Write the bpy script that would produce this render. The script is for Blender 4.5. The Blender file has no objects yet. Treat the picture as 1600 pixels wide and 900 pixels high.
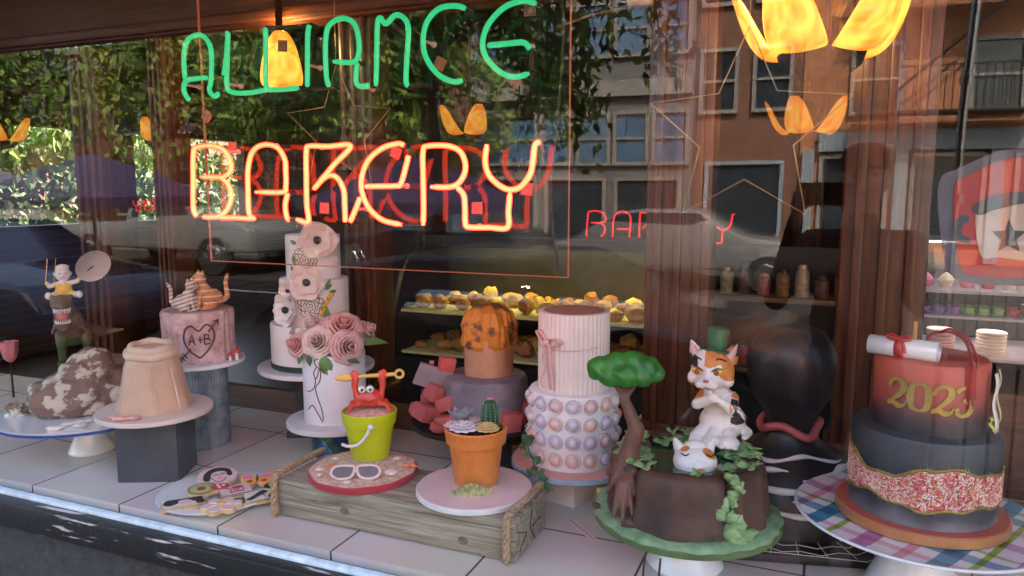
import bpy, bmesh, math, random
from mathutils import Vector, Matrix, noise, Euler
PI = math.pi
R = math.radians
sc = bpy.context.scene
col = sc.collection
# ------------------------------------------------------------------ camera
F, PITCH, YAW = 1170.0, R(7.55), R(22.5)
CAM = Vector((0, -1.265, 1.5))
cd = bpy.data.cameras.new('camera'); cd.sensor_width = 36; cd.lens = F / 1600 * 36
cd.clip_start = .01; cd.clip_end = 500
cam = bpy.data.objects.new('camera', cd); col.objects.link(cam)
cam.location = CAM; cam.rotation_euler = (PI / 2 - PITCH, 0, YAW)
sc.camera = cam
# ------------------------------------------------------------------ sky, sun, exposure
SUN_EL, SUN_AZ = R(46), R(25)          # the sun stands behind the shop, to the right
world = bpy.data.worlds.new("World"); sc.world = world; world.use_nodes = True
wn = world.node_tree.nodes; wl = world.node_tree.links
sky = wn.new('ShaderNodeTexSky'); sky.sky_type = 'NISHITA'; sky.sun_disc = False
sky.sun_elevation = SUN_EL; sky.sun_rotation = SUN_AZ; sky.dust_density = 3.5; sky.ozone_density = .6
wl.new(sky.outputs[0], wn['Background'].inputs[0]); wn['Background'].inputs[1].default_value = .15
sd = bpy.data.lights.new('sun', 'SUN'); sd.energy = 2.4; sd.angle = R(.5); sd.color = (1, .93, .82)
sun = bpy.data.objects.new('sun', sd); col.objects.link(sun)
dvec = Vector((math.sin(SUN_AZ) * math.cos(SUN_EL), math.cos(SUN_AZ) * math.cos(SUN_EL), math.sin(SUN_EL)))
sun.rotation_euler = dvec.to_track_quat('Z', 'Y').to_euler()
sc.view_settings.view_transform = 'Standard'; sc.view_settings.look = 'None'
sc.view_settings.gamma = 1; sc.view_settings.exposure = 3.35
sc.view_settings.use_white_balance = True; sc.view_settings.white_balance_temperature = 7300; sc.view_settings.white_balance_tint = 10
sc.cycles.max_bounces = 10; sc.cycles.transparent_max_bounces = 16
sc.cycles.use_denoising = True
sc.cycles.sample_clamp_indirect = 6

# ------------------------------------------------------------------ pixel of the photo -> point in the place
fw = Vector((-math.sin(YAW) * math.cos(PITCH), math.cos(YAW) * math.cos(PITCH), -math.sin(PITCH)))
rt = Vector((math.cos(YAW), math.sin(YAW), 0)); up = rt.cross(fw)
def ray(px, py): return fw * F + rt * (px - 800) - up * (py - 450)
def PY(px, py, y):
    d = ray(px, py); return CAM + d * ((y - CAM.y) / d.y)
def PZ(px, py, z):
    d = ray(px, py); return CAM + d * ((z - CAM.z) / d.z)
FZ = .7            # height of the display floor

# ------------------------------------------------------------------ materials
MATS = {}
def node(nt, t, **kw):
    n = nt.nodes.new(t)
    for k, v in kw.items():
        if k in n.inputs: n.inputs[k].default_value = v
        else: setattr(n, k, v)
    return n
def c4(c): return (c[0], c[1], c[2], 1)
def mat(name, c, rough=.55, var=.12, scale=18, bump=.0, bscale=60, c2=None, metal=0, coat=0, spec=.5, sss=0, thresh=None):
    """matte paint / icing / metal: base colour broken up by noise, optional bump"""
    if name in MATS: return MATS[name]
    m = bpy.data.materials.new(name); m.use_nodes = True; nt = m.node_tree
    b = nt.nodes['Principled BSDF']
    b.inputs['Roughness'].default_value = rough; b.inputs['Metallic'].default_value = metal
    b.inputs['Coat Weight'].default_value = coat; b.inputs['Specular IOR Level'].default_value = spec
    if sss:
        b.inputs['Subsurface Weight'].default_value = sss; b.inputs['Subsurface Radius'].default_value = (.01, .005, .003)
        b.inputs['Subsurface Scale'].default_value = .4
    tc = node(nt, 'ShaderNodeTexCoord')
    n = node(nt, 'ShaderNodeTexNoise', Scale=scale, Detail=5.0, Roughness=.6)
    nt.links.new(tc.outputs['Object'], n.inputs['Vector'])
    r = node(nt, 'ShaderNodeValToRGB')
    lo = tuple(max(0, v * (1 - var)) for v in c); hi = tuple(min(1, v * (1 + var)) for v in c)
    if c2 is not None: lo, hi = c, c2
    t = thresh or (.34, .66)
    r.color_ramp.elements[0].position = t[0]; r.color_ramp.elements[1].position = t[1]
    r.color_ramp.elements[0].color = c4(lo); r.color_ramp.elements[1].color = c4(hi)
    nt.links.new(n.outputs['Fac'], r.inputs['Fac']); nt.links.new(r.outputs[0], b.inputs['Base Color'])
    if bump:
        n2 = node(nt, 'ShaderNodeTexNoise', Scale=bscale, Detail=4.0)
        nt.links.new(tc.outputs['Object'], n2.inputs['Vector'])
        bp = node(nt, 'ShaderNodeBump', Strength=bump, Distance=.004)
        nt.links.new(n2.outputs['Fac'], bp.inputs['Height']); nt.links.new(bp.outputs[0], b.inputs['Normal'])
    MATS[name] = m; return m
def wood(name, c1, c2, axis='X', scale=6, rough=.5, bump=.3, stretch=14):
    if name in MATS: return MATS[name]
    m = bpy.data.materials.new(name); m.use_nodes = True; nt = m.node_tree; b = nt.nodes['Principled BSDF']
    tc = node(nt, 'ShaderNodeTexCoord'); mp = node(nt, 'ShaderNodeMapping')
    s = [stretch, stretch, stretch]; s['XYZ'.index(axis)] = 1
    mp.inputs['Scale'].default_value = s
    n = node(nt, 'ShaderNodeTexNoise', Scale=scale, Detail=6.0, Roughness=.65, Distortion=.6)
    r = node(nt, 'ShaderNodeValToRGB'); r.color_ramp.elements[0].position = .32; r.color_ramp.elements[1].position = .7
    r.color_ramp.elements[0].color = c4(c1); r.color_ramp.elements[1].color = c4(c2)
    nt.links.new(tc.outputs['Object'], mp.inputs[0]); nt.links.new(mp.outputs[0], n.inputs['Vector'])
    nt.links.new(n.outputs['Fac'], r.inputs[0]); nt.links.new(r.outputs[0], b.inputs['Base Color'])
    bp = node(nt, 'ShaderNodeBump', Strength=bump, Distance=.003)
    nt.links.new(n.outputs['Fac'], bp.inputs['Height']); nt.links.new(bp.outputs[0], b.inputs['Normal'])
    b.inputs['Roughness'].default_value = rough
    MATS[name] = m; return m
def emit(name, c, s, rough=.3):
    m = bpy.data.materials.new(name); m.use_nodes = True; b = m.node_tree.nodes['Principled BSDF']
    b.inputs['Base Color'].default_value = c4(c); b.inputs['Emission Color'].default_value = c4(c)
    b.inputs['Emission Strength'].default_value = s; b.inputs['Roughness'].default_value = rough
    return m
def glass(name, f0, tint=(1, 1, 1), wave=0):
    """thin pane: straight-through light plus a mirror part that grows towards grazing angles"""
    m = bpy.data.materials.new(name); m.use_nodes = True; nt = m.node_tree
    nt.nodes.remove(nt.nodes['Principled BSDF']); out = nt.nodes['Material Output']
    lw = node(nt, 'ShaderNodeLayerWeight', Blend=.5)
    p = node(nt, 'ShaderNodeMath', operation='POWER'); p.inputs[1].default_value = 4
    mr = node(nt, 'ShaderNodeMapRange'); mr.inputs['To Min'].default_value = f0; mr.inputs['To Max'].default_value = 1
    g = node(nt, 'ShaderNodeBsdfGlossy', Roughness=0.0); t = node(nt, 'ShaderNodeBsdfTransparent')
    t.inputs[0].default_value = c4(tint)
    if wave:
        tc = node(nt, 'ShaderNodeTexCoord'); n = node(nt, 'ShaderNodeTexNoise', Scale=1.6, Detail=0.0)
        bp = node(nt, 'ShaderNodeBump', Strength=1.0, Distance=wave)
        nt.links.new(tc.outputs['Object'], n.inputs['Vector']); nt.links.new(n.outputs[0], bp.inputs['Height'])
        nt.links.new(bp.outputs[0], g.inputs['Normal'])
    mx = node(nt, 'ShaderNodeMixShader')
    nt.links.new(lw.outputs['Facing'], p.inputs[0]); nt.links.new(p.outputs[0], mr.inputs['Value'])
    nt.links.new(mr.outputs[0], mx.inputs[0]); nt.links.new(t.outputs[0], mx.inputs[1]); nt.links.new(g.outputs[0], mx.inputs[2])
    nt.links.new(mx.outputs[0], out.inputs[0])
    return m
def bricks(name, c1, c2, mortar, w, h, mw, off=.5, vertical=True, rough=.8, bump=.4, wear=.25):
    m = bpy.data.materials.new(name); m.use_nodes = True; nt = m.node_tree; b = nt.nodes['Principled BSDF']
    tc = node(nt, 'ShaderNodeTexCoord'); mp = node(nt, 'ShaderNodeMapping')
    if vertical: mp.inputs['Rotation'].default_value = (PI / 2, 0, 0)
    t = node(nt, 'ShaderNodeTexBrick', Scale=1.0); t.offset = off
    t.inputs['Color1'].default_value = c4(c1); t.inputs['Color2'].default_value = c4(c2); t.inputs['Mortar'].default_value = c4(mortar)
    t.inputs['Mortar Size'].default_value = mw; t.inputs['Brick Width'].default_value = w; t.inputs['Row Height'].default_value = h
    nt.links.new(tc.outputs['Object'], mp.inputs[0]); nt.links.new(mp.outputs[0], t.inputs[0])
    n = node(nt, 'ShaderNodeTexNoise', Scale=4.0, Detail=6.0); nt.links.new(tc.outputs['Object'], n.inputs['Vector'])
    mx = node(nt, 'ShaderNodeMix', data_type='RGBA', blend_type='MULTIPLY'); mx.inputs[0].default_value = wear
    nt.links.new(t.outputs['Color'], mx.inputs[6]); nt.links.new(n.outputs['Color'], mx.inputs[7])
    nt.links.new(mx.outputs[2], b.inputs['Base Color']); b.inputs['Roughness'].default_value = rough
    if bump:
        bp = node(nt, 'ShaderNodeBump', Strength=bump, Distance=.004, invert=True)
        nt.links.new(t.outputs['Fac'], bp.inputs['Height']); nt.links.new(bp.outputs[0], b.inputs['Normal'])
    return m
def plaid(name, cs, size, rough=.4, axes='XY'):
    """checked cloth print: bands along two axes mixed"""
    m = bpy.data.materials.new(name); m.use_nodes = True; nt = m.node_tree; b = nt.nodes['Principled BSDF']
    tc = node(nt, 'ShaderNodeTexCoord'); sp = node(nt, 'ShaderNodeSeparateXYZ')
    mp = node(nt, 'ShaderNodeMapping'); mp.inputs['Rotation'].default_value = (0, 0 if axes == 'XY' else R(35), R(28) if axes == 'XY' else 0)
    nt.links.new(tc.outputs['Object'], mp.inputs[0]); nt.links.new(mp.outputs[0], sp.inputs[0])
    rs = []
    for ax in axes:
        a = node(nt, 'ShaderNodeMath', operation='MULTIPLY'); a.inputs[1].default_value = 1 / size
        f = node(nt, 'ShaderNodeMath', operation='FRACT'); r = node(nt, 'ShaderNodeValToRGB'); r.color_ramp.interpolation = 'CONSTANT'
        nt.links.new(sp.outputs['XYZ'.index(ax)], a.inputs[0]); nt.links.new(a.outputs[0], f.inputs[0]); nt.links.new(f.outputs[0], r.inputs[0])
        els = r.color_ramp.elements
        for i, (p, cc) in enumerate(cs):
            e = els[i] if i < 2 else els.new(p)
            e.position = p; e.color = c4(cc)
        rs.append(r)
    mx = node(nt, 'ShaderNodeMix', data_type='RGBA', blend_type='MULTIPLY'); mx.inputs[0].default_value = .85
    nt.links.new(rs[0].outputs[0], mx.inputs[6]); nt.links.new(rs[1].outputs[0], mx.inputs[7])
    nt.links.new(mx.outputs[2], b.inputs['Base Color']); b.inputs['Roughness'].default_value = rough
    return m

# ------------------------------------------------------------------ mesh builder
class MB:
    def __init__(s): s.v = []; s.f = []; s.m = []; s.mi = 0; s.T = Matrix()
    def add(s, vs, fs):
        b = len(s.v)
        s.v += [tuple(s.T @ Vector(v)) for v in vs]
        s.f += [tuple(b + i for i in f) for f in fs]; s.m += [s.mi] * len(fs)
    def box(s, c, d, rz=0, M=None, bev=0):
        x, y, z = d[0] / 2, d[1] / 2, d[2] / 2
        Mx = Matrix.Translation(Vector(c)) @ (M or Matrix.Rotation(rz, 4, 'Z'))
        if bev <= 0:
            vs = [Mx @ Vector((i * x, j * y, k * z)) for k in (-1, 1) for j in (-1, 1) for i in (-1, 1)]
            s.add(vs, [(0, 2, 3, 1), (4, 5, 7, 6), (0, 1, 5, 4), (2, 6, 7, 3), (0, 4, 6, 2), (1, 3, 7, 5)]); return
        bm = bmesh.new(); bmesh.ops.create_cube(bm, size=1)
        for v in bm.verts: v.co = Vector((v.co.x * 2 * x, v.co.y * 2 * y, v.co.z * 2 * z))
        bmesh.ops.bevel(bm, geom=bm.edges[:], offset=bev, segments=2, profile=.5, affect='EDGES')
        s.addbm(bm, Mx)
    def addbm(s, bm, Mx=Matrix()):
        bm.verts.index_update()
        s.add([Mx @ v.co for v in bm.verts], [tuple(v.index for v in f.verts) for f in bm.faces]); bm.free()
    def lathe(s, prof, n=48, c=(0, 0, 0), fn=None, sy=1, M=None, cap=(1, 1)):
        M = M or Matrix(); vs = []
        for r, z in prof:
            for i in range(n):
                a = 2 * PI * i / n; q = fn(a, r, z) if fn else r
                vs.append(Vector(c) + M @ Vector((q * math.cos(a), q * math.sin(a) * sy, z)))
        fs = []
        for j in range(len(prof) - 1):
            for i in range(n):
                k = (i + 1) % n; fs.append((j * n + i, j * n + k, (j + 1) * n + k, (j + 1) * n + i))
        if cap[0] and prof[0][0] > 1e-6: fs.append(tuple(range(n))[::-1])
        if cap[1] and prof[-1][0] > 1e-6: fs.append(tuple((len(prof) - 1) * n + i for i in range(n)))
        s.add(vs, fs)
    def tube(s, pts, r, n=8, closed=False, rf=None, cap=True):
        pts = [Vector(p) for p in pts]; N = len(pts); vs = []
        up_ = None
        for i, p in enumerate(pts):
            a = pts[i - 1] if (i > 0 or closed) else p; b = pts[(i + 1) % N] if (i < N - 1 or closed) else p
            d = (b - a); d = d.normalized() if d.length > 1e-9 else Vector((0, 0, 1))
            if up_ is None: up_ = d.orthogonal().normalized()
            up_ = (up_ - d * up_.dot(d)); up_ = up_.normalized() if up_.length > 1e-6 else d.orthogonal().normalized()
            sd_ = d.cross(up_); rr = rf(i / max(1, N - 1)) * r if rf else r
            vs += [p + (up_ * math.cos(2 * PI * k / n) + sd_ * math.sin(2 * PI * k / n)) * rr for k in range(n)]
        fs = []
        for j in range(N if closed else N - 1):
            j2 = (j + 1) % N
            for k in range(n): fs.append((j * n + k, j * n + (k + 1) % n, j2 * n + (k + 1) % n, j2 * n + k))
        if cap and not closed: fs += [tuple(range(n))[::-1], tuple((N - 1) * n + k for k in range(n))]
        s.add(vs, fs)
    def ball(s, c, d, sub=2, M=None, nz=0, ns=6, seed=0):
        bm = bmesh.new(); bmesh.ops.create_icosphere(bm, subdivisions=sub, radius=1)
        if not hasattr(d, '__len__'): d = (d, d, d)
        for v in bm.verts:
            if nz: v.co *= 1 + nz * noise.noise(v.co * ns * .3 + Vector((seed * 7.3, seed * 3.1, 0)))
            v.co = Vector((v.co.x * d[0], v.co.y * d[1], v.co.z * d[2]))
        s.addbm(bm, Matrix.Translation(Vector(c)) @ (M or Matrix()))
    def cap(s, a, b, r0, r1, sub=2):
        a, b = Vector(a), Vector(b); n = max(2, int((a - b).length / (min(r0, r1) * .35)) + 1); n = min(n, 24)
        for i in range(n):
            t = i / (n - 1); s.ball(a.lerp(b, t), r0 + (r1 - r0) * t, sub)
    def prism(s, poly, z0, z1, M=None):
        n = len(poly); M = M or Matrix()
        s.add([M @ Vector((p[0], p[1], z)) for z in (z0, z1) for p in poly],
              [tuple(range(n))[::-1], tuple(range(n, 2 * n))] + [(i, (i + 1) % n, n + (i + 1) % n, n + i) for i in range(n)])
    def grid(s, fn, nu, nv, th=0):
        vs = [Vector(fn(i / nu, j / nv)) for j in range(nv + 1) for i in range(nu + 1)]
        W = nu + 1
        s.add(vs, [(j * W + i, j * W + i + 1, (j + 1) * W + i + 1, (j + 1) * W + i) for j in range(nv) for i in range(nu)])
    def obj(s, name, mats, parent=None, smooth=35, solid=0, sub=0, link=True):
        me = bpy.data.meshes.new(name); me.from_pydata(s.v, [], s.f)
        if not isinstance(mats, (list, tuple)): mats = [mats]
        for m in mats: me.materials.append(m)
        me.polygons.foreach_set('material_index', [min(i, len(mats) - 1) for i in s.m])
        me.validate(); me.update()
        if smooth:
            me.polygons.foreach_set('use_smooth', [True] * len(me.polygons))
            me.set_sharp_from_angle(angle=R(smooth))
        o = bpy.data.objects.new(name, me)
        if link: col.objects.link(o)
        if parent: o.parent = parent
        if solid:
            k = o.modifiers.new('s', 'SOLIDIFY'); k.thickness = solid; k.offset = 0
        if sub:
            k = o.modifiers.new('u', 'SUBSURF'); k.levels = sub; k.render_levels = sub
        return o
def curve(pts, n=8, closed=False):
    """smooth (Catmull-Rom) line through the points"""
    P = [Vector(p) for p in pts]; out = []; N = len(P)
    for i in range(N if closed else N - 1):
        g = lambda k: P[k % N] if closed else P[max(0, min(N - 1, k))]
        a, b, c, d = g(i - 1), g(i), g(i + 1), g(i + 2)
        for j in range(n):
            t = j / n
            out.append(.5 * ((2 * b) + (c - a) * t + (2 * a - 5 * b + 4 * c - d) * t * t + (3 * b - a - 3 * c + d) * t ** 3))
    if not closed: out.append(P[-1])
    return out
def fused(mb, name, mats, parent, voxel, paint=None, smooth_it=6, disp=None):
    """one continuous sculpted skin over the rough masses"""
    o = mb.obj('tmp', mats, None, 0)
    k = o.modifiers.new('r', 'REMESH'); k.mode = 'VOXEL'; k.voxel_size = voxel
    k = o.modifiers.new('s', 'SMOOTH'); k.iterations = smooth_it; k.factor = .5
    dg = bpy.context.evaluated_depsgraph_get(); dg.update()
    me = bpy.data.meshes.new_from_object(o.evaluated_get(dg)); me.name = name
    bpy.data.objects.remove(o)
    if not isinstance(mats, (list, tuple)): mats = [mats]
    me.materials.clear()
    for m in mats: me.materials.append(m)
    if disp:
        for v in me.vertices: v.co = disp(v.co)
    for p in me.polygons:
        p.use_smooth = True; p.material_index = paint(p.center, p.normal) if paint else 0
    n = bpy.data.objects.new(name, me); col.objects.link(n); n.parent = parent
    return n
def tag(o, label, cat, group=None, kind=None):
    o['label'] = label; o['category'] = cat
    if group: o['group'] = group
    if kind: o['kind'] = kind
    return o
def thing(name, label, cat, loc=(0, 0, 0), rz=0, group=None):
    o = bpy.data.objects.new(name, None); col.objects.link(o); o.location = loc; o.rotation_euler = (0, 0, rz)
    o.empty_display_size = .05
    return tag(o, label, cat, group)
def struct(o): o['kind'] = 'structure'; return o
def copy_tree(o, parent=None):
    c = o.copy(); col.objects.link(c); c.parent = parent
    for ch in list(o.children): copy_tree(ch, c)
    return c
def board(parent, name, r, z, th, m, n=72, m2=None):
    b = MB(); e = min(.002, th * .3)
    b.lathe([(r - e, z), (r, z + e), (r, z + th - e), (r - e, z + th)], n)
    return b.obj(name, m, parent)
rnd = random.Random(5)

# ================================================================== THE SETTING
M_tile = bricks('floor_tile', (.72, .62, .57), (.78, .69, .64), (.10, .08, .08), .325, .325, .0028, off=0, vertical=False, rough=.25, bump=.25, wear=.42)
M_dwood = wood('dark_wood', (.025, .007, .002), (.13, .036, .011), 'Z', 5, .38, .2)
M_dwoodx = wood('dark_wood_x', (.045, .014, .007), (.14, .045, .02), 'X', 5, .45, .2)
M_black = mat('black_paint', (.012, .012, .013), .5, .4, 12, .3)
M_stone = mat('dark_stone', (.03, .03, .032), .7, .35, 30, .5, 80)
M_plaster = mat('brown_plaster', (.14, .07, .045), .8, .2, 3)
M_roof = mat('roof_felt', (.05, .05, .05), .9)
M_concrete = mat('pavement_concrete', (.15, .14, .13), .85, .25, 5, .4, 60)
M_asphalt = mat('asphalt', (.035, .035, .037), .85, .3, 9, .5, 120)
M_line = mat('road_paint', (.75, .73, .66), .6, .15)
M_steel = mat('steel', (.55, .55, .56), .3, .1, metal=1)
M_floorint = mat('floor_inside', (.10, .06, .04), .4, .3, 4)

b = MB(); b.box((0, 0, -.304), (400, 400, .04)); g = struct(b.obj('ground', mat('ground', (.16, .15, .13), .9, .3, 2)))
b = MB(); b.box((0, -8.45, -.282), (160, 12.1, .012)); struct(b.obj('road', M_asphalt))
b = MB(); b.box((-2, -1.2, -.22), (40, 2.4, .14), bev=.01); struct(b.obj('sidewalk', M_concrete))
b = MB(); b.box((-5, -16, -.22), (120, 3.0, .14), bev=.01); struct(b.obj('far_sidewalk', M_concrete))
b = MB()
for i in range(14): b.box((-34 + i * 4.2, -8.9, -.270), (1.8, .13, .004))
struct(b.obj('road_marking', M_line))
b = MB(); b.box((-2, 4.3, -.1), (9.7, 7.3, .1)); struct(b.obj('floor', M_floorint))

shop = thing('bakery_building', 'dark brick shop building that holds the cake window display', 'building', (0, 0, 0))
M_shopbrick = bricks('shop_brick', (.16, .06, .04), (.20, .08, .05), (.18, .17, .16), .22, .075, .008)
b = MB()
b.box((-2, .15, 6.75), (10, .3, 8.5)); b.box((-5.6, .15, 1.2), (2.8, .3, 2.6)); b.box((2.7, .15, 1.2), (.6, .3, 2.6))
b.box((-7, 4.15, 6.6), (.2, 7.7, 8.2)); b.box((-7, 1.05, 1.15), (.2, 1.5, 2.7)); b.box((-7, 7.25, 1.15), (.2, 1.5, 2.7)); b.box((-7, 4.15, .45), (.2, 4.7, 1.3)); b.box((-7, 4.15, 2.32), (.2, 4.7, .36))
b.box((3.1, 4.15, 5.3), (.2, 7.7, 11)); b.box((-2, 8.1, 5.3), (10.4, .2, 11))
b.obj('wall', M_shopbrick, shop)
b = MB(); b.box((-2, 4, 11.1), (10.6, 8.4, .2)); b.obj('roof', M_roof, shop)
b = MB(); b.box((-2, 4.45, 2.75), (9.7, 6.98, .06)); b.box((-2, .72, 2.46), (9.7, .45, .05))
for i in range(6): b.box((-5.6 + i * 1.4, 4.4, 2.66), (.12, 6.9, .12))
b.obj('ceiling', M_dwoodx, shop)
b = MB(); b.box((-2, 7.96, 1.3), (9.7, .05, 2.8)); b.box((2.95, 4.4, 1.3), (.05, 7, 2.8)); b.obj('interior_wall', M_plaster, shop)
b = MB(); b.box((-.7, -.004, .31), (5.4, .05, .62), bev=.004); b.obj('bulkhead', M_stone, shop)
# peeling black sill with the pale metal strip above it
M_sill = mat('peeling_paint', (.008, .008, .009), .45, c2=(.42, .38, .36), scale=9, thresh=(.58, .615), bump=.5, bscale=70)
nt = M_sill.node_tree
mp = node(nt, 'ShaderNodeMapping'); mp.inputs['Scale'].default_value = (.35, 4, 4)
tx = [n for n in nt.nodes if n.type == 'TEX_COORD'][0]; ns = [n for n in nt.nodes if n.type == 'TEX_NOISE' and n.inputs['Scale'].default_value == 9][0]
nt.links.new(tx.outputs['Object'], mp.inputs[0]); nt.links.new(mp.outputs[0], ns.inputs['Vector'])
b = MB(); b.box((-.7, -.018, .658), (5.4, .076, .07), bev=.008); b.obj('sill', M_sill, shop)
b = MB(); b.box((-.7, -.012, .697), (5.4, .022, .010), bev=.002); b.obj('sill_strip', mat('strip_metal', (.55, .66, .72), .45, .2, 30), shop)
# header beams and mouldings at the back of the display
b = MB(); b.box((-2, .93, 2.24), (9.7, .10, .36), bev=.01); b.box((-2, .895, 2.09), (9.7, .06, .04), bev=.008); b.box((-2, .885, 2.30), (9.7, .05, .06), bev=.01)
b.obj('header_beam', M_dwoodx, shop)
def column(x, y, w, d, z0=-.05, z1=2.42):
    c = MB(); c.box((x, y, (z0 + z1) / 2), (w, d, z1 - z0), bev=.012)
    for k in (-.30, 0, .30): c.box((x + k * w, y - d / 2 - .006, (z0 + z1) / 2), (w * .12, .016, z1 - z0 - .3), bev=.004)
    c.box((x, y, z0 + .82), (w + .03, d + .03, .08), bev=.01); c.box((x, y, z1 - .06), (w + .04, d + .04, .10), bev=.01)
    return c.obj('column', M_dwood, shop)
for x, w in ((-2.76, .15), (-2.36, .08), (-1.47, .13), (-.385, .19), (.15, .21)): column(x, .97, w, .12)
for x, y, w in ((-4.6, 2.6, .16), (-3.6, 3.4, .14), (1.4, 2.4, .2), (-.1, 4.6, .2), (-2.4, 4.9, .18)): column(x, y, w, .16, -.05, 2.72)
# window frames in the left wall
b = MB()
for y in (1.8, 3.0, 4.2, 5.4, 6.5): b.box((-7, y, 1.62), (.12, .08, 1.05))
b.box((-7, 4.15, 1.12), (.14, 4.7, .06)); b.box((-7, 4.15, 2.12), (.14, 4.7, .06)); b.obj('window_frame', M_dwoodx, shop)
# side posts of the front window
b = MB()
for x in (-3.45, 2.05): b.box((x, .05, 1.55), (.12, .12, 1.7), bev=.008)
b.box((-.7, .05, 2.42), (5.6, .12, .08), bev=.008); b.obj('window_frame', M_dwood, shop)

b = MB(); b.box((-.7, -.225, 2.07), (6.4, .45, .03)); b.box((-.7, -.44, 2.0), (6.4, .03, .11), bev=.006); b.box((-.7, -.30, 2.045), (6.4, .04, .05), bev=.006)
b.obj('awning', M_dwoodx, shop)
# display platform
disp = thing('display_platform', 'low display platform of pale pink-white square tiles inside the shop window', 'platform', (-.65, 0, FZ))
b = MB(); b.box((0, .435, -.02), (5.4, .80, .04)); b.box((0, .445, -.36), (5.3, .78, .64)); b.obj('tile_top', M_tile, disp)
b = MB(); b.box((-.95, .855, -.10), (2.1, .03, .36), bev=.004); b.box((1.2, .858, -.12), (2.0, .028, .30), bev=.004)
b.obj('back_board', wood('back_board', (.05, .022, .012), (.13, .06, .035), 'X', 4, .5), disp)

# the big front pane: outer face mirrors the street, the rest is clear
gp = MB(); gp.box((-.7, .012, 1.55), (5.4, .008, 1.68))
go = gp.obj('window_pane', [glass('window_glass', .064, (.96, .97, .97), wave=.0012), glass('window_glass_inner', 0)], None, 0)
for p in go.data.polygons: p.material_index = 0 if p.normal.y < -.5 else 1
nt = go.data.materials[1].node_tree
mxs = [n for n in nt.nodes if n.type == 'MIX_SHADER'][0]
for l in list(mxs.inputs[0].links): nt.links.remove(l)
mxs.inputs[0].default_value = 0
tag(go, 'large clear shop window pane reflecting the street, trees and cars', 'window')

# ================================================================== THE STREET BEHIND THE CAMERA (seen mirrored in the pane)
def leaf_cloud(mb, c, rad, n, size, seed=0, lump=.35):
    r_ = random.Random(seed)
    cl = [Vector((r_.gauss(0, .5), r_.gauss(0, .5), r_.gauss(0, .5))) for _ in range(max(4, n // 120))]
    for i in range(n):
        k = cl[i % len(cl)] + Vector((r_.gauss(0, 1), r_.gauss(0, 1), r_.gauss(0, 1))) * lump * .5
        p = Vector((c[0] + k.x * rad[0], c[1] + k.y * rad[1], c[2] + k.z * rad[2]))
        e = Euler((r_.uniform(0, PI), r_.uniform(0, PI), r_.uniform(0, PI))).to_matrix()
        s = size * r_.uniform(.6, 1.3)
        mb.mi = r_.randrange(3)
        mb.add([p + e @ Vector(q) * s for q in ((-.5, 0, 0), (-.1, .28, .06), (.6, 0, 0), (-.1, -.28, .06))], [(0, 1, 2, 3)])
    mb.mi = 0
LEAF = []
for i, c in enumerate(((.09, .16, .025), (.05, .11, .02), (.17, .26, .035))):
    m = mat('leaf_%d' % i, c, .55, .2, 3); LEAF.append(m)
BARK = mat('bark', (.07, .05, .035), .9, .3, 20, .6, 40)
def tree(label, x, y, h, rad, n, size, trunk=.16, group=None, seed=1, z0=-.15):
    t = thing('street_tree', label, 'tree', (x, y, z0), 0, group)
    r_ = random.Random(seed); b = MB()
    b.tube(curve([(0, 0, 0), (.05, .03, h * .3), (-.05, .05, h * .55), (.05, 0, h * .85)], 5), trunk, 9, rf=lambda t_: 1.1 - .8 * t_)
    for k in range(7):
        a = r_.uniform(0, 2 * PI); z = h * r_.uniform(.4, .65); l = rad[0] * r_.uniform(.5, .9)
        b.tube(curve([(0, 0, z), (math.cos(a) * l * .5, math.sin(a) * l * .5, z + h * .12), (math.cos(a) * l, math.sin(a) * l, z + h * .2)], 4), trunk * .45, 6, rf=lambda t_: 1 - .8 * t_)
    b.obj('trunk', BARK, t)
    b = MB(); leaf_cloud(b, (0, 0, h * .74), rad, n, size, seed); b.obj('crown', LEAF, t, 0)
    return t
# trees across the road, and one whose branches hang close behind the photographer
gT = 'street trees mirrored in the window'
for i, (x, y, h, r_, lb) in enumerate((
        (-12.6, -13.6, 6.2, 2.1, 'leafy street tree mirrored between the green neon letters'),
        (-16.4, -14.2, 7.0, 2.3, 'tall leafy tree mirrored behind the first neon letters'),
        (-21.5, -13.2, 6.6, 2.4, 'sunlit tree mirrored at the far edge of the pane beside the pickup'),
        (-27.0, -14.0, 7.2, 2.6, 'broad tree mirrored farthest down the street'),
        (-9.2, -14.4, 6.0, 2.0, 'bushy green tree mirrored at the edge of the clear neon sheet'))):
    tree(lb, x, y, h, (r_, r_ * .9, h * .30), 5200, .22, seed=i + 3, group=gT, trunk=.17)
for i, (x, y, h, r_, lb) in enumerate(((-10.5, 5.2, 3.2, 1.5, 'low bright green tree outside the side window'), (-11.5, 8.4, 3.6, 1.8, 'bright green tree outside the side window near its end'), (-10.4, 2.6, 3.0, 1.2, 'small sunlit tree outside the front end of the side window'))):
    tree(lb, x, y, h, (r_, r_, h * .34), 2600, .16, seed=i + 30, trunk=.1)
for i, (y, lb) in enumerate(((2.2, 'bright green bush outside the side window, the near one'), (4.2, 'bright green bush outside the middle of the side window'), (6.4, 'bright green bush outside the far end of the side window'), (9.0, 'bright green bush past the far end of the side window'))):
    t = thing('bush', lb, 'bush', (-9.6, y, -.28), 0, 'bushes outside the side window')
    b = MB(); leaf_cloud(b, (0, 0, .95), (.9, 1.4, 1.25), 5200, .15, 50 + i, .8); b.obj('foliage', [LEAF[0], LEAF[1], LEAF[1]], t, 0); b = MB(); b.tube([(0, 0, 0), (0, 0, 1)], .05, 6); b.obj('stem', BARK, t)
t = thing('brick_building', 'low brown house added as a backdrop beyond the bushes of the side window', 'building', (-20, 7, -.28))  # added backdrop, blocks the white glare between the leaves
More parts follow.
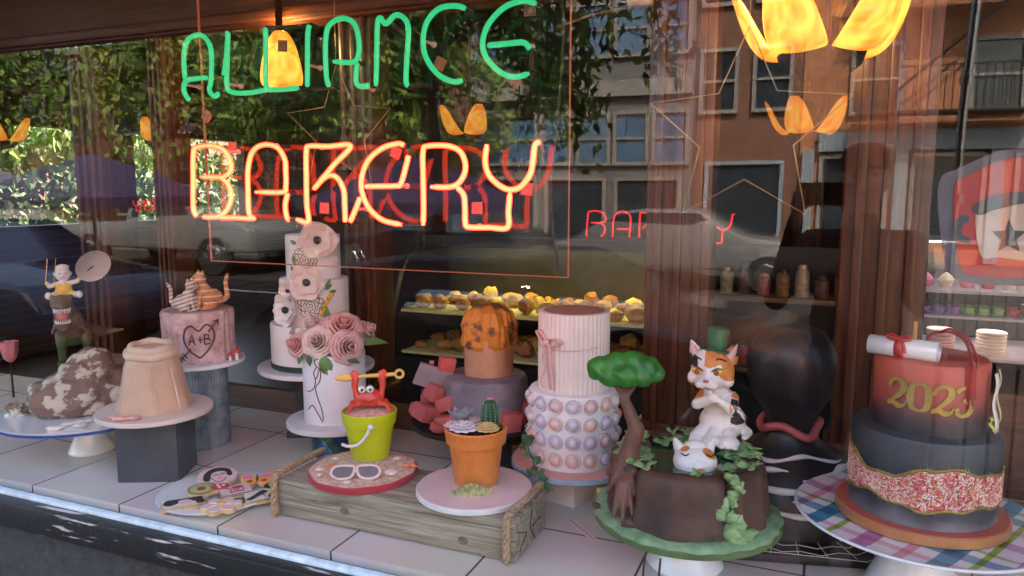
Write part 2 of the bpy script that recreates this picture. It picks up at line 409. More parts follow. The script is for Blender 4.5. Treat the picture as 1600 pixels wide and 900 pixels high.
b = MB(); b.box((0, 0, 2.6), (6, 22, 5.2)); b.obj('wall', mat('brown_render', (.16, .09, .06), .8, .2, 2), t); b = MB(); b.box((0, 0, 5.3), (6.4, 22.4, .2)); b.obj('roof', M_roof, t)
t = thing('street_tree', 'dark leafed tree whose hanging branches are mirrored beside the lamp', 'tree', (-4.7, -7.3, -.28))
b = MB(); b.tube(curve([(0, 0, 0), (.1, .05, 1.8), (0, 0, 3.2), (.4, .1, 4.4)], 6), .14, 10, rf=lambda t_: 1.1 - .6 * t_)
lv = MB(); r_ = random.Random(8)
for k in range(15):
    a = r_.uniform(0, 2 * PI); L = r_.uniform(1.0, 2.9); z = r_.uniform(3.3, 4.4)
    p = curve([(0, 0, z), (math.cos(a) * L * .5, math.sin(a) * L * .5, z + .4), (math.cos(a) * L, math.sin(a) * L, z - .1), (math.cos(a) * L * 1.12, math.sin(a) * L * 1.12, z - r_.uniform(.5, 1.1))], 6)
    b.tube(p, .04, 6, rf=lambda t_: 1 - .85 * t_)
    for q in p[5:]: leaf_cloud(lv, q, (.22, .22, .26), 26, .13, r_.randrange(999), .9)
b.obj('trunk', BARK, t); lv.obj('crown', LEAF, t, 0)

# facades across the road -------------------------------------------------
M_glassdark = mat('window_dark', (.03, .045, .06), .08, .3, 3, spec=.8)
M_blueglass = mat('window_blue', (.07, .15, .27), .08, .3, 2, spec=1)
M_white = mat('white_trim', (.26, .25, .24), .5, .1)
M_grey = mat('grey_panel', (.15, .15, .15), .6, .1)
M_lblue = mat('pale_blue_paint', (.24, .31, .37), .55, .1)
M_fbrick = bricks('facade_brick', (.52, .17, .07), (.60, .23, .10), (.36, .26, .20), .25, .08, .01)
M_fbrick2 = bricks('facade_brick_dark', (.20, .07, .045), (.26, .10, .06), (.2, .17, .15), .25, .08, .01)
FY = -17.5
def facade(name, label, x0, x1, h, mw):
    t = thing(name, label, 'building', ((x0 + x1) / 2, FY, -.15))
    b = MB(); b.box((0, -3, h / 2), (x1 - x0, 6, h)); b.obj('wall', mw, t)
    b = MB(); b.box((0, -3, h + .1), (x1 - x0 + .3, 6.4, .2)); b.box((0, .1, h - .35), (x1 - x0, .3, .4)); b.obj('roof', M_grey, t)
    return t
def win(t, x, z, w, h, mf, mg, cross=1, y=0):
    o = MB()
    for sx in (-1, 1): o.box((x + sx * w / 2, y + .05, z), (.09, .12, h + .09))
    for sz in (-1, 1): o.box((x, y + .05, z + sz * h / 2), (w + .09 - .004, .124, .09))
    if cross: o.box((x, y + .045, z), (w, .09, .06))
    f = o.obj('window', mf, t)
    p = MB(); p.box((x, y + .012, z), (w - .05, .04, h - .05)); p.obj('pane', mg, f)
    return f
# brick building mirrored at the right
t = facade('brick_building', 'sunlit red brick building with fire escape mirrored at the right', -.6, 12, 10, M_fbrick)
X0 = 5.7
for x in (.9, 3.2, 5.3):
    for z in (4.05, 6.5): win(t, x - X0, z, .95, 1.45, M_white, M_glassdark)
b = MB(); b.box((.2, .10, 2.72), (12.2, .24, .42)); b.obj('fascia', M_lblue, t)
for x in (-.4, 1.5, 3.3, 5.4):
    pb = MB(); pb.box((x - X0, .08, 1.3), (.26, .2, 2.5)); pb.obj('pilaster', M_lblue, t)
for x in (.55, 2.4, 4.35): win(t, x - X0, 1.45, 1.35, 1.9, M_white, M_glassdark, 0)
b = MB()
for z in (3.25, 5.65):
    b.box((2.2 - X0, .6, z), (3.4, .9, .05))
    for i in range(24): b.box((.55 - X0 + i * .143, 1.03, z + .45), (.018, .018, .9))
    b.box((2.2 - X0, 1.03, z + .9), (3.4, .03, .03))
b.tube([(.7 - X0, .8, 3.2), (3.4 - X0, .8, 5.6)], .03, 6); b.tube([(.7 - X0, .5, 3.2), (3.4 - X0, .5, 5.6)], .03, 6)
b.obj('fire_escape', M_black, t)
# darker brick
t = facade('brick_building', 'dark brick building mirrored behind the hanging lamp', -3.0, -.62, 8.5, M_fbrick2)
for x in (-.65, .55):
    for z in (4.2, 6.6): win(t, x, z, .8, 1.4, M_white, M_glassdark)
win(t, 0, 1.4, 1.7, 1.8, M_lblue, M_glassdark, 0)
# pale modern building
t = facade('office_building', 'pale grey building with blue ribbon windows mirrored beside the neon', -9.0, -3.02, 9, M_grey)
for z in (2.95, 5.55, 7.6):
    for i in range(6): win(t, -2.45 + i * .98, z, .82, 1.25, M_white, M_blueglass, 1)
for z in (4.15, 6.75):
    b = MB(); b.box((0, .08, z), (5.9, .2, .38)); b.obj('band', M_white, t)
for i in range(3): win(t, -1.9 + i * 1.9, 1.1, 1.6, 1.7, M_white, M_glassdark, 0)
t = facade('brick_building', 'long low brown brick building mirrored behind the street trees', -30, -9.02, 6.2, M_fbrick2)
for i in range(9):
    for z in (1.5, 4.2): win(t, -9 + i * 2.25, z, 1.2, 1.5, M_white, M_glassdark)

# cars --------------------------------------------------------------------
def car(name, label, x, y, L, W, H, paint, pick=False, d=1, group='cars mirrored in the shop window', wh=.34, rz=0):
    t = thing(name, label, 'pickup truck' if pick else 'car', (x, y, -.274), rz if d > 0 else PI + rz, group)
    if pick: prof = [(-.5, .28), (-.5, .56), (-.12, .58), (-.10, .95), (-.06, 1.0), (.16, 1.0), (.26, .66), (.46, .60), (.5, .5), (.5, .26)]
    else: prof = [(-.5, .30), (-.5, .55), (-.44, .66), (-.30, .94), (-.20, 1.0), (.06, 1.0), (.22, .70), (.44, .60), (.5, .46), (.5, .26)]
    lo = [(p[0] * L, p[1] * H) for p in prof]
    b = MB(); bm = bmesh.new(); vs = []
    for sy in (-1, 1):
        vs.append([bm.verts.new((p[0], sy * W / 2 * (1 if p[1] < .72 * H else .82), p[1])) for p in lo])
    n = len(lo); bm.faces.new(vs[0]); bm.faces.new(vs[1][::-1])
    for i in range(n): bm.faces.new((vs[0][i], vs[1][i], vs[1][(i + 1) % n], vs[0][(i + 1) % n]))
    bmesh.ops.recalc_face_normals(bm, faces=bm.faces[:]); bmesh.ops.bevel(bm, geom=bm.edges[:], offset=.05, segments=2, profile=.5, affect='EDGES')
    b.addbm(bm); b.obj('body', paint, t, 50)
    for sy in (-1, 1):
        g = MB(); M = Matrix(((1, 0, 0, 0), (0, 0, 1, 0), (0, 1, 0, 0), (0, 0, 0, 1)))
        if pick: q = [(-.08, .64), (-.075, .92), (-.05, .95), (.14, .95), (.21, .66)]
        else: q = [(-.38, .68), (-.28, .92), (-.19, .955), (.05, .955), (.17, .70)]
        yy = sy * W / 2
        g.add([(p[0] * L, yy * (1.004 - .18 * max(0, (p[1] - .62) / .36)) + sy * .012, p[1] * H) for p in q], [tuple(range(len(q)))]); g.obj('window', M_glassdark, t, 0, solid=.01)
        hl = MB(); hl.box((L * .492, sy * W * .38, H * .5), (.08, .3, .13), bev=.02); hl.obj('headlight', M_white, t)
        for sx in (-.31, .32):
            w = MB(); w.lathe([(wh * .62, -.1), (wh * .95, -.11), (wh, -.07), (wh, .07), (wh * .95, .11), (wh * .62, .1)], 28, cap=(1, 1), M=Matrix.Rotation(PI / 2, 4, 'X'), c=(sx * L, sy * (W / 2 - .08), wh))
            k = w.obj('wheel', mat('tyre', (.02, .02, .02), .8), t)
            q = MB(); q.lathe([(.001, -.125), (wh * .55, -.12), (wh * .62, -.10), (wh * .62, .10), (wh * .55, .12), (.001, .125)], 5 * 6, fn=lambda a, r, z: r * (1 - .12 * (math.cos(5 * a) > .3)), M=Matrix.Rotation(PI / 2, 4, 'X'), c=(sx * L, sy * (W / 2 - .08), wh)); q.obj('rim', M_steel, k)
    return t
P_black = mat('car_black', (.006, .006, .008), .3, .1, coat=.45); P_grey = mat('car_grey', (.16, .17, .18), .3, .1, coat=1)
P_blue = mat('car_blue', (.02, .04, .10), .3, .1, coat=1); P_sil = mat('car_silver', (.45, .46, .48), .3, .1, coat=1, metal=.5)
car('pickup_truck', 'grey pickup truck mirrored below the red letter B', -13.2, -11.4, 5.4, 1.95, 1.85, P_grey, True, 1, wh=.4)
car('parked_car', 'black car parked at the kerb right behind the photographer, roof line mirrored low', -1.95, -4.1, 4.4, 1.8, 1.30, P_black, False, 1)
car('parked_car', 'dark blue car parked at the kerb, mirrored behind the dinosaur cake', -8.9, -4.3, 4.4, 1.8, 1.4, P_blue, False, 1)
car('parked_car', 'black car mirrored under the red letters near the middle', -7.3, -12.3, 4.5, 1.8, 1.4, P_black, False, -1)
car('parked_car', 'silver car mirrored at the left edge beyond the umbrellas', -19.6, -11.8, 4.4, 1.8, 1.4, P_sil, False, 1)
car('parked_car', 'grey car mirrored behind the wire star', -2.2, -12.6, 4.4, 1.8, 1.45, P_grey, False, 1)

# patio umbrellas on the near sidewalk, down the street
M_canvas = mat('umbrella_canvas', (.16, .13, .24), .8, .1)
def patio(label, x, y, r, z):
    t = thing('patio_umbrella', label, 'umbrella', (x, y, -.28), 0, 'dark patio umbrellas mirrored in the window')
    b = MB(); b.lathe([(.02, 0), (.025, .02), (.025, z + .6)], 12); b.lathe([(.25, 0), (.24, .07), (.03, .1)], 20); b.obj('pole', M_steel, t)
    b = MB(); b.lathe([(.01, z + .62), (r * .5, z + .36), (r, z + .02), (r, z - .12), (r - .01, z - .12), (r - .01, z), (r * .5, z + .33), (.01, z + .58)], 8, cap=(0, 0)); b.obj('canopy', M_canvas, t, 0)
patio('purple-grey patio umbrella mirrored left of the red letters', -9.4, -6.2, 1.5, 1.65)
patio('purple-grey patio umbrella mirrored behind the last red letters', -5.2, -7.8, 1.5, 1.6)
patio('purple-grey patio umbrella mirrored at the left edge of the pane', -12.6, -6.4, 1.5, 1.65)

# slim metal street pole, low fence
t = thing('street_pole', 'slim galvanised pole mirrored between the wooden column and the round logo', 'pole', (.66, -4.2 + .6, -.28))
b = MB(); b.tube([(0, 0, 0), (0.02, 0, 2.2), (.14, 0, 4.6)], .024, 12); b.obj('pole', M_steel, t)
for z in (.9, 1.7, 2.35, 2.9): b = MB(); b.lathe([(.026, z), (.036, z), (.036, z + .05), (.026, z + .05)], 14, c=(.01 + z * .008, 0, 0)); b.obj('clamp', M_steel, t)
t = thing('iron_fence', 'black iron railing mirrored behind the graduation cake', 'fence', (1.6, -2.9, -.28))
b = MB()
for i in range(20): b.box((-.9 + i * .1, 0, .5), (.014, .014, 1.0))
b.box((0, 0, .95), (2, .03, .03)); b.box((0, 0, .12), (2, .03, .03)); b.obj('railing', M_black, t)

# the photographer ---------------------------------------------------------
pz = -.15
M_jacket = mat('jacket', (.02, .02, .025), .8, .2); M_skin = mat('skin', (.55, .33, .24), .5, .08, sss=.1)
per = thing('person', 'person in dark jacket and cap raising a phone, faintly mirrored in the pane', 'person', (.13, -1.80, pz))
b = MB()
b.cap((-.09, 0, .08), (-.10, 0, .50), .055, .075, 2); b.cap((-.10, 0, .50), (-.09, 0, .92), .075, .10, 2)
b.cap((.09, 0, .08), (.10, 0, .50), .055, .075, 2); b.cap((.10, 0, .50), (.09, 0, .92), .075, .10, 2)
for sx in (-1, 1): b.ball((sx * .09, .06, .045), (.05, .13, .045), 2)
b.ball((0, 0, .98), (.18, .12, .14)); b.ball((0, 0, 1.15), (.17, .11, .18)); b.ball((0, 0, 1.34), (.20, .115, .16)); b.cap((-.16, 0, 1.44), (.16, 0, 1.44), .065, .065)
b.cap((0, 0, 1.45), (0, .02, 1.60), .06, .055)
b.ball((0, .03, 1.69), (.078, .098, .115), 3); b.ball((0, .125, 1.675), (.014, .022, .022)); b.ball((-.08, .02, 1.68), (.012, .02, .03)); b.ball((.08, .02, 1.68), (.012, .02, .03))
hx = -.13
for sx in (-1, 1):
    b.cap((sx * .19, 0, 1.42), (sx * .24 + hx * .3, .16, 1.24), .058, .046); b.cap((sx * .24 + hx * .3, .16, 1.24), (sx * .085 + hx, .38, 1.55), .044, .03)
    b.ball((sx * .085 + hx, .42, 1.60), (.022, .04, .045))
def ppaint(c, n):
    if c.z > 1.555 or (c.y > .39 and c.z > 1.5): return 1
    return 2 if c.z < .95 else 0
fused(b, 'body', [M_jacket, M_skin, mat('jeans', (.03, .04, .07), .8)], per, .014, ppaint, 4)
for sx in (-1, 1):
    h = MB()
    for i in range(4): h.tube(curve([(sx * .09 + hx, .44, 1.57 + i * .021), (sx * .088 + hx, .475, 1.575 + i * .021), (sx * .06 + hx, .488 , 1.578 + i * .021)], 4), .0085, 8)
    h.tube(curve([(sx * .08 + hx, .42, 1.58), (sx * .05 + hx, .45, 1.60), (sx * .03 + hx, .455, 1.615)], 4), .0095, 8); h.obj('hand', M_skin, per, 60)
b = MB(); b.lathe([(.085, 1.72), (.088, 1.745), (.078, 1.79), (.045, 1.815), (.001, 1.82)], 24, sy=1.22, c=(0, .03, 0)); b.box((0, .165, 1.73), (.13, .10, .012), bev=.004); b.obj('cap', M_jacket, per)
b = MB()
for sx in (-1, 1): b.ball((sx * .03, .118, 1.70), (.012, .008, .008))
b.obj('eye', M_glassdark, per); b = MB(); b.ball((0, .118, 1.635), (.026, .01, .005)); b.obj('mouth', mat('lip', (.4, .14, .12)), per)
t = thing('smartphone', 'black smartphone held up by the mirrored person', 'phone', (0, -1.325, 1.485))
b = MB(); b.box((0, 0, 0), (.155, .008, .074), bev=.003); b.obj('body', M_black, t)

# ================================================================== NEON
def NP(X, Y, y=.06):            # sketch of the letters -> plane just inside the pane
    return PY(260 + X * .4222, Y * .4222, y)
N_green = [
 [(85,372),(68,345),(66,312),(85,295),(152,287)],
 [(70,300),(65,240),(66,190),(80,148),(118,128),(150,148),(166,195),(166,290),(160,335),(178,356),(196,345)],
 [(212,280),(222,215),(228,118),(226,210),(224,310),(240,340),(300,344),(370,333)],
 [(368,102),(368,210),(370,318),(400,332),(490,325)],
 [(530,92),(523,130),(522,240),(522,322)],
 [(602,322),(592,280),(589,160),(602,95),(650,68),(695,88),(712,150),(710,205),(690,230),(618,228)],
 [(706,232),(702,300),(720,320),(752,315)],
 [(775,318),(778,240),(781,95),(792,66),(812,88),(850,55),(886,75),(896,120),(890,220),(887,300),(896,318)],
 [(1096,298),(1060,302),(1005,275),(962,215),(950,150),(965,80),(1010,32),(1070,22),(1108,32)],
 [(1370,14),(1320,3),(1250,28),(1192,90),(1170,160),(1188,220),(1240,270),(1290,285),(1342,272)],
 [(1190,168),(1260,162),(1322,158),(1345,182)]]
N_dark = [[(368,102),(440,100),(528,92)],[(522,322),(565,328),(602,322)],[(752,315),(775,318)],[(896,318),(960,312)],[(1108,32),(1135,75),(1160,155)],[(1345,182),(1352,262)],[(1370,14),(1378,-40)]]
N_red = [
 [(112,802),(100,770),(99,670),(100,570),(115,545),(170,540),(215,558),(238,602),(236,635),(210,655),(170,656),(128,655)],
 [(200,656),(230,685),(240,730),(225,775),(195,800),(170,804),(136,803)],
 [(190,805),(250,806),(322,808),(306,790),(302,700),(303,620),(320,560),(360,536),(410,546),(438,590),(442,640),(442,690),(430,711),(332,711)],
 [(449,715),(440,760),(446,805),(455,812)],
 [(482,812),(525,820),(520,760),(518,660),(518,560),(530,541),(600,542),(682,540),(620,610),(545,700)],
 [(545,700),(590,655),(628,655),(655,700),(660,760),(662,822)],
 [(680,822),(700,775),(718,730)],
 [(872,832),(800,814),(750,770),(724,710),(724,650),(750,590),(800,548),(858,532),(880,540)],
 [(896,575),(888,610),(868,680),(850,688),(800,689),(735,690)],
 [(950,834),(952,760),(950,650),(950,560),(966,541),(1040,540),(1088,562),(1107,612),(1096,658),(1060,690),(980,692)],
 [(1075,692),(1100,722),(1105,770),(1107,830),(1125,841),(1195,842),(1262,842),(1266,780),(1272,712)],
 [(1186,535),(1180,600),(1195,650),(1235,688),(1272,702),(1312,690),(1348,640),(1358,580),(1365,535),(1385,525)]]
N_rdark = [[(455,812),(482,812)],[(662,822),(680,822)],[(718,730),(735,690)],[(880,540),(898,556),(896,575)],[(872,832),(910,838),(950,834)],[(1385,525),(1398,560)]]
O = NP(720, 450)
M_ngreen = emit('neon_green', (.0, .27, .11), .19); M_ngreen.node_tree.nodes['Principled BSDF'].inputs['Base Color'].default_value = (.02, .35, .16, 1)
M_nred = emit('neon_red', (1, .05, .022), 1.35)
M_nred.node_tree.nodes['Principled BSDF'].inputs['Base Color'].default_value = (.5, .1, .06, 1)
# a lit red tube is hottest along its axis: the gas column shows pale through the thin red rim
nt = M_nred.node_tree; lw = node(nt, 'ShaderNodeLayerWeight', Blend=.5); rr_ = node(nt, 'ShaderNodeValToRGB')
rr_.color_ramp.elements[0].position = .22; rr_.color_ramp.elements[0].color = (1, .066, .026, 1)
rr_.color_ramp.elements[1].position = .60; rr_.color_ramp.elements[1].color = (1, .012, .007, 1)
nt.links.new(lw.outputs['Facing'], rr_.inputs[0]); nt.links.new(rr_.outputs[0], nt.nodes['Principled BSDF'].inputs['Emission Color'])
def neon(name, label, strokes, darks, m, rad, pos=None):
    t = thing(name, label, 'neon sign', O)
    b = MB()
    for s in strokes: b.tube(curve([NP(*p) - O for p in s], 7), rad, 12, rf=lambda q: 1 if .02 < q < .98 else .7)
    b.obj('tube', m, t, 60)
    b = MB()
    for s in darks: b.tube(curve([NP(*p) - O + Vector((0, .004, 0)) for p in s], 5), rad * .8, 8)
    for s in strokes:
        for p in (s[0], s[-1]): q = NP(*p) - O; b.tube([q + Vector((0, .002, 0)), q + Vector((0, .022, 0))], rad * .95, 8)
    b.obj('blackout_tube', M_black, t, 60)
    b = MB()
    for i, s in enumerate(strokes):
        if i % 2 == 0: q = NP(*s[len(s) // 2]) - O; b.tube([q, q + Vector((0, .046, 0))], .0035, 8); b.lathe([(.006, 0), (.006, .004)], 10, c=q + Vector((0, .042, 0)), M=Matrix.Rotation(-PI / 2, 4, 'X'))
    b.obj('standoff', mat('clear_plastic', (.5, .45, .4), .2), t)
    return t
ng = neon('neon_sign', 'green neon letters ALLIANCE lit across the top of the window', N_green, N_dark, M_ngreen, .0053)
nr = neon('neon_sign', 'bright red neon letters BAKERY under the green letters', N_red, N_rdark, M_nred, .0056)
# red copy further back, in place of the sign's reflection, and the mirrored-looking pair seen from behind at the far left
def place_copy(src, label, target, s, flip=1):
    c = copy_tree(src); c['label'] = label; c.location = target; c.scale = (s * flip, s, s); return c
n2 = place_copy(nr, 'small red neon copy standing in for the sign reflection behind the wooden column', PY(1038, 320, 2.2), .80)
n3 = place_copy(nr, 'small red neon word seen from behind at the left', PY(236, 308, 1.3), .30, -1)
n4 = place_copy(ng, 'small dim neon word seen from behind above the small red one', PY(225, 262, 1.32) + Vector((0, 0, .02)), .38, -1)
M_dimred = emit('neon_red_dim', (1, .02, .025), .085); M_dimgreen = emit('neon_green_dim', (.05, .10, .12), .05)
for c, m in ((n2, M_dimred), (n3, M_dimred), (n4, M_dimgreen)):
    o = [k for k in c.children if k.name.startswith('tube')][0]; o.data = o.data.copy(); o.data.materials[0] = m
# clear sheet that carries the neon
t = thing('acrylic_sheet', 'clear plastic sheet with painted orange edge glow carrying the neon letters', 'sheet', (-.90, .11, 1.66))
b = MB(); b.box((0, 0, 0), (.895, .005, .66)); o = b.obj('panel', [glass('acrylic', .042, (.97, .95, .94)), glass('acrylic_inner', 0)], t, 0)
for p in o.data.polygons: p.material_index = 0 if p.normal.y < -.5 else 1
nt = o.data.materials[1].node_tree; mxs = [n for n in nt.nodes if n.type == 'MIX_SHADER'][0]
for l in list(mxs.inputs[0].links): nt.links.remove(l)
mxs.inputs[0].default_value = 0
M_edge = mat('edge_painted_glow', (.08, .035, .025), .3, .2)
M_edge.node_tree.nodes['Principled BSDF'].inputs['Emission Color'].default_value = (1, .22, .12, 1); M_edge.node_tree.nodes['Principled BSDF'].inputs['Emission Strength'].default_value = .03  # neon light caught in the sheet edge is put in as emission
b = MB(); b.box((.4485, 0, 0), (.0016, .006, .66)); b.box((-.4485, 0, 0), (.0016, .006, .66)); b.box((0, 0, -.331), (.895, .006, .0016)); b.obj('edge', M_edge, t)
M_tag = mat('paper_tag', (.28, .10, .07), .5, .3, 60)
for i, (X, Y, rz) in enumerate(((430, 170, .1), (1012, 235, .5), (1290, 300, .8), (1345, 35, 0), (150, 430, .7), (245, 545, 0), (585, 770, .05), (850, 565, .4), (1150, 770, 0), (1335, 700, .1), (695, 90, .1))):
    b = MB(); b.box((0, 0, 0), (.024, .002, .024), M=Matrix.Rotation(rz, 4, 'Y')); o = b.obj('mounting_tab', M_tag, t); o.location = NP(X, Y, .103) - t.location
t = thing('sign_cable', 'black cable hanging beside the clear neon sheet', 'cable', (0, 0, 0))
b = MB(); b.tube(curve([PY(868, -10, .14), PY(880, 30, .14), PY(872, 180, .14), PY(860, 300, .14), PY(872, 420, .16)], 8), .0032, 8); b.obj('cable', M_black, t)
t = thing('power_cable', 'pale power cable and outlet box running along the top beam', 'cable', (0, 0, 0))
b = MB(); b.tube(curve([PY(872, 42, .86), PY(930, 22, .86), PY(990, 8, .86), PY(1010, -20, .86)], 8), .004, 8); b.obj('cable', M_plaster, t)
b = MB(); b.box(PY(1000, 2, .85), (.07, .03, .03), bev=.006); b.obj('outlet', mat('beige_plastic', (.35, .28, .22), .5), t)

# wire stars
M_gold = mat('gold_wire', (.55, .36, .17), .35, .2, metal=.7)
def star(label, cx, cy, y, r, cord):
    c = PY(cx, cy, y); t = thing('wire_star', label, 'wire star', c, 0)
    pts = []
    for k in range(10):
        a = PI / 2 + k * PI / 5; q = r if k % 2 == 0 else r * .47
        pts.append(Vector((q * math.cos(a), .01 * (k % 2), q * math.sin(a))))
    b = MB(); b.tube(pts, .0021, 6, closed=True); b.obj('outline', M_gold, t, 60)
    b = MB(); b.tube([(0, 0, r), (0, 0, cord)], .0006, 5); b.obj('cord', M_gold, t, 60)
star('large thin gold wire star hanging in front of the wooden column', 1165, 205, .42, .215, .7)
star('thin wire star hanging behind the neon letters', 528, 205, .62, .19, .7)

# ------------------------------------------------------------------ chandeliers
M_shade = bpy.data.materials.new('amber_shade'); M_shade.use_nodes = True; nt = M_shade.node_tree; pb = nt.nodes['Principled BSDF']
tc = node(nt, 'ShaderNodeTexCoord'); wv = node(nt, 'ShaderNodeTexNoise', Scale=9.0, Detail=4.0, Distortion=2.2); r_ = node(nt, 'ShaderNodeValToRGB')
r_.color_ramp.elements[0].position = .34; r_.color_ramp.elements[0].color = (.85, .17, .006, 1)
r_.color_ramp.elements[1].position = .62; r_.color_ramp.elements[1].color = (1, .50, .07, 1)
nt.links.new(tc.outputs['Object'], wv.inputs['Vector']); nt.links.new(wv.outputs[0], r_.inputs[0])
nt.links.new(r_.outputs[0], pb.inputs['Emission Color']); pb.inputs['Base Color'].default_value = (.6, .3, .06, 1)
pb.inputs['Emission Strength'].default_value = .18; pb.inputs['Roughness'].default_value = .15
M_shade_dim = M_shade.copy(); M_shade_dim.node_tree.nodes['Principled BSDF'].inputs['Emission Strength'].default_value = .06
M_bronze = mat('bronze', (.05, .026, .012), .4, .5, 30, .6, 50, metal=.6)
def petal_mb(L, W):
    """scalloped slipper shade: rounded below, flaring outward and up to a lip"""
    b = MB()
    def f(u, v):
        a = (u - .5) * 2; wd = W * .5 * math.sin(PI * (.03 + .94 * v ** .85)) ** .55
        x = .02 + .62 * L * v + .10 * L * v * v; z = L * (-.14 * math.sin(PI * min(1, v * 1.15)) + .78 * v ** 1.5)
        th = a * 1.25
        return (x + wd * .55 * (math.cos(th) - .3), wd * math.sin(th) * 1.05, z - .30 * wd * (math.cos(th) - .3) + .03 * L * v * (1 - a * a))
    b.grid(f, 18, 18); return b
def chandelier(label, loc, s, az, dim=False, n=5, drop=.8, skip=()):
    t = thing('chandelier', label, 'chandelier', loc, az, 'hanging lamps with amber glass shades')
    b = MB(); b.lathe([(.001, -.075), (.02, -.07), (.06, -.060), (.090, -.035), (.098, -.010), (.07, 0), (.05, .03), (.038, .07), (.055, .11), (.03, .13), (.012, .16), (.010, drop)], 32, fn=lambda a, r, z: r * (1 + .04 * math.cos(12 * a)))
    b.T = Matrix(); b.obj('stem', M_bronze, t)
    for k in range(n):
        if k in skip: continue
        a = 2 * PI * k / n
        b = petal_mb(.20, .138); b.T = Matrix()
        o = b.obj('glass_shade', M_shade_dim if dim else M_shade, t, 60, solid=.004)
        o.location = (.045 * math.cos(a), .045 * math.sin(a), .0); o.rotation_euler = (0, 0, a)
        b = MB(); b.tube(curve([(.03 * math.cos(a + .6), .03 * math.sin(a + .6), -.02), (.075 * math.cos(a + .63), .075 * math.sin(a + .63), .02), (.06 * math.cos(a + .63), .06 * math.sin(a + .63), .11)], 5), .007, 8); b.obj('arm', M_bronze, t)
    t.scale = (s, s, s)
    if not dim:
        ld = bpy.data.lights.new('bulb', 'POINT'); ld.energy = 1.2; ld.color = (1, .55, .2); ld.shadow_soft_size = .03
        lo = bpy.data.objects.new('bulb', ld); col.objects.link(lo); lo.parent = t; lo.location = (0, 0, .19)
    return t
chandelier('brightly lit amber chandelier nearest the top right of the window', PY(1283, 78, .6), .95, R(-44))
chandelier('dim amber copy standing in for a reflection just below and behind the bright chandelier', PY(1262, 205, 2.1), .80, R(-36), True)  # smaller dim copy put in for the reflected shades
chandelier('amber lamp glowing behind the green neon letters', PY(440, 138, .85) , .95, R(-50), skip=(1, 2, 3, 4))
chandelier('dim amber lamp with two shades between the two neon words', PY(735, 208, 2.1), .78, R(-50), True, skip=(1, 2, 3))
chandelier('dim amber lamp left of the red neon letters', PY(247, 218, 1.9), .7, R(150), True, skip=(1, 3))
chandelier('dim amber lamp at the left edge of the window', PY(4, 218, 1.6), .75, R(20), True, skip=(1, 3))

# ------------------------------------------------------------------ shop interior: cases, shelf, jars
M_case = mat('case_black', (.02, .02, .022), .3, .2); M_shelfw = wood('shelf_wood', (.10, .05, .025), (.22, .12, .06), 'X', 5)
M_lit = emit('case_light', (1, .80, .25), 3)
M_litw = emit('case_light_white', (1, .93, .98), 2.2)
cx0, cx1 = -1.9, -.62
t = thing('pastry_case', 'curved glass pastry case glowing yellow behind the wolf-grey and orange tiers', 'display case', (-1.18, 2.05, -.05), 0)
t['label'] = 'curved glass pastry case glowing yellow behind the tall fluted cake'
b = MB(); b.box((0, 0, .38), (1.35, .62, .76)); b.obj('base', M_case, t)
for z in (.78, .98): b = MB(); b.box((0, 0, z), (1.30, .55, .012)); b.obj('shelf', mat('tray_cream', (.62, .60, .30), .4), t)
b = MB(); b.box((.05, .10, 1.285), (1.2, .05, .006)); b.obj('lamp', M_lit, t)
b = MB(); b.box((0, .12, 1.31), (1.34, .30, .03), bev=.006); b.box((0, -.03, 1.295), (1.34, .012, .05)); b.obj('canopy', M_case, t)  # housing added to keep the bright light strip out of view
b = MB()
for sx in (-1, 1): b.tube(curve([(sx * .67, -.30, .76), (sx * .67, -.29, 1.02), (sx * .67, -.14, 1.25), (sx * .67, .2, 1.32)], 8), .013, 8)
b.box((0, .30, 1.03), (1.36, .02, .56)); b.obj('frame', M_case, t)
b = MB()
def fg(u, v):
    p = curve([Vector((0, -.30, .76)), Vector((0, -.29, 1.02)), Vector((0, -.14, 1.25)), Vector((0, .2, 1.32))], 8); q = p[min(len(p) - 1, int(v * (len(p) - 1)))]
    return ((u - .5) * 1.32, q.y, q.z)
b.grid(fg, 1, 24); b.obj('curved_glass', glass('case_glass', .04), t, 60)
Mp = [mat('pastry_a', (.42, .22, .06), .5, .35, 40, .6), mat('pastry_b', (.30, .13, .04), .5, .35, 40, .6), mat('pastry_c', (.62, .45, .16), .5, .3, 40, .6)]
rp = random.Random(4)
for z in (.786, .986):
    for i in range(12):
        for j in range(3):
            b = MB(); b.ball((0, 0, .022), (.042, .034, .024), 2, nz=.35, ns=9, seed=i * 3 + j + z * 10)
            o = b.obj('pastry', Mp[(i // 3 + j) % 3], None); o.location = (-1.18 - .58 + i * .105 + rp.uniform(-.01, .01), 2.05 - .19 + j * .17, -.05 + z); o.rotation_euler.z = rp.uniform(0, 3)
            k = .75 + .45 * rp.random(); o.scale = (k, k * rp.uniform(.8, 1.2), k * rp.uniform(.8, 1.5))
            tag(o, '%s pastry in the %s row on the %s tray of the yellow-lit case' % (('golden', 'dark brown', 'pale yellow')[(i // 3 + j) % 3], ('front', 'middle', 'back')[j], 'lower' if z < .9 else 'upper'), 'pastry', 'pastries in the yellow-lit case')
t = thing('wall_shelf', 'long wooden shelf carrying jars and packets deep in the shop', 'shelf', (-.17, 1.95, 1.06))
b = MB(); b.box((0, 0, 0), (.62, .2, .018)); b.box((0, 0, -.29), (.62, .2, .018)); b.obj('board', M_shelfw, t)
b = MB(); b.box((0, .11, -.25), (.64, .02, .9)); b.box((.315, 0, -.3), (.018, .22, .9)); b.box((-.315, 0, -.3), (.018, .22, .9)); b.obj('back', M_case, t)
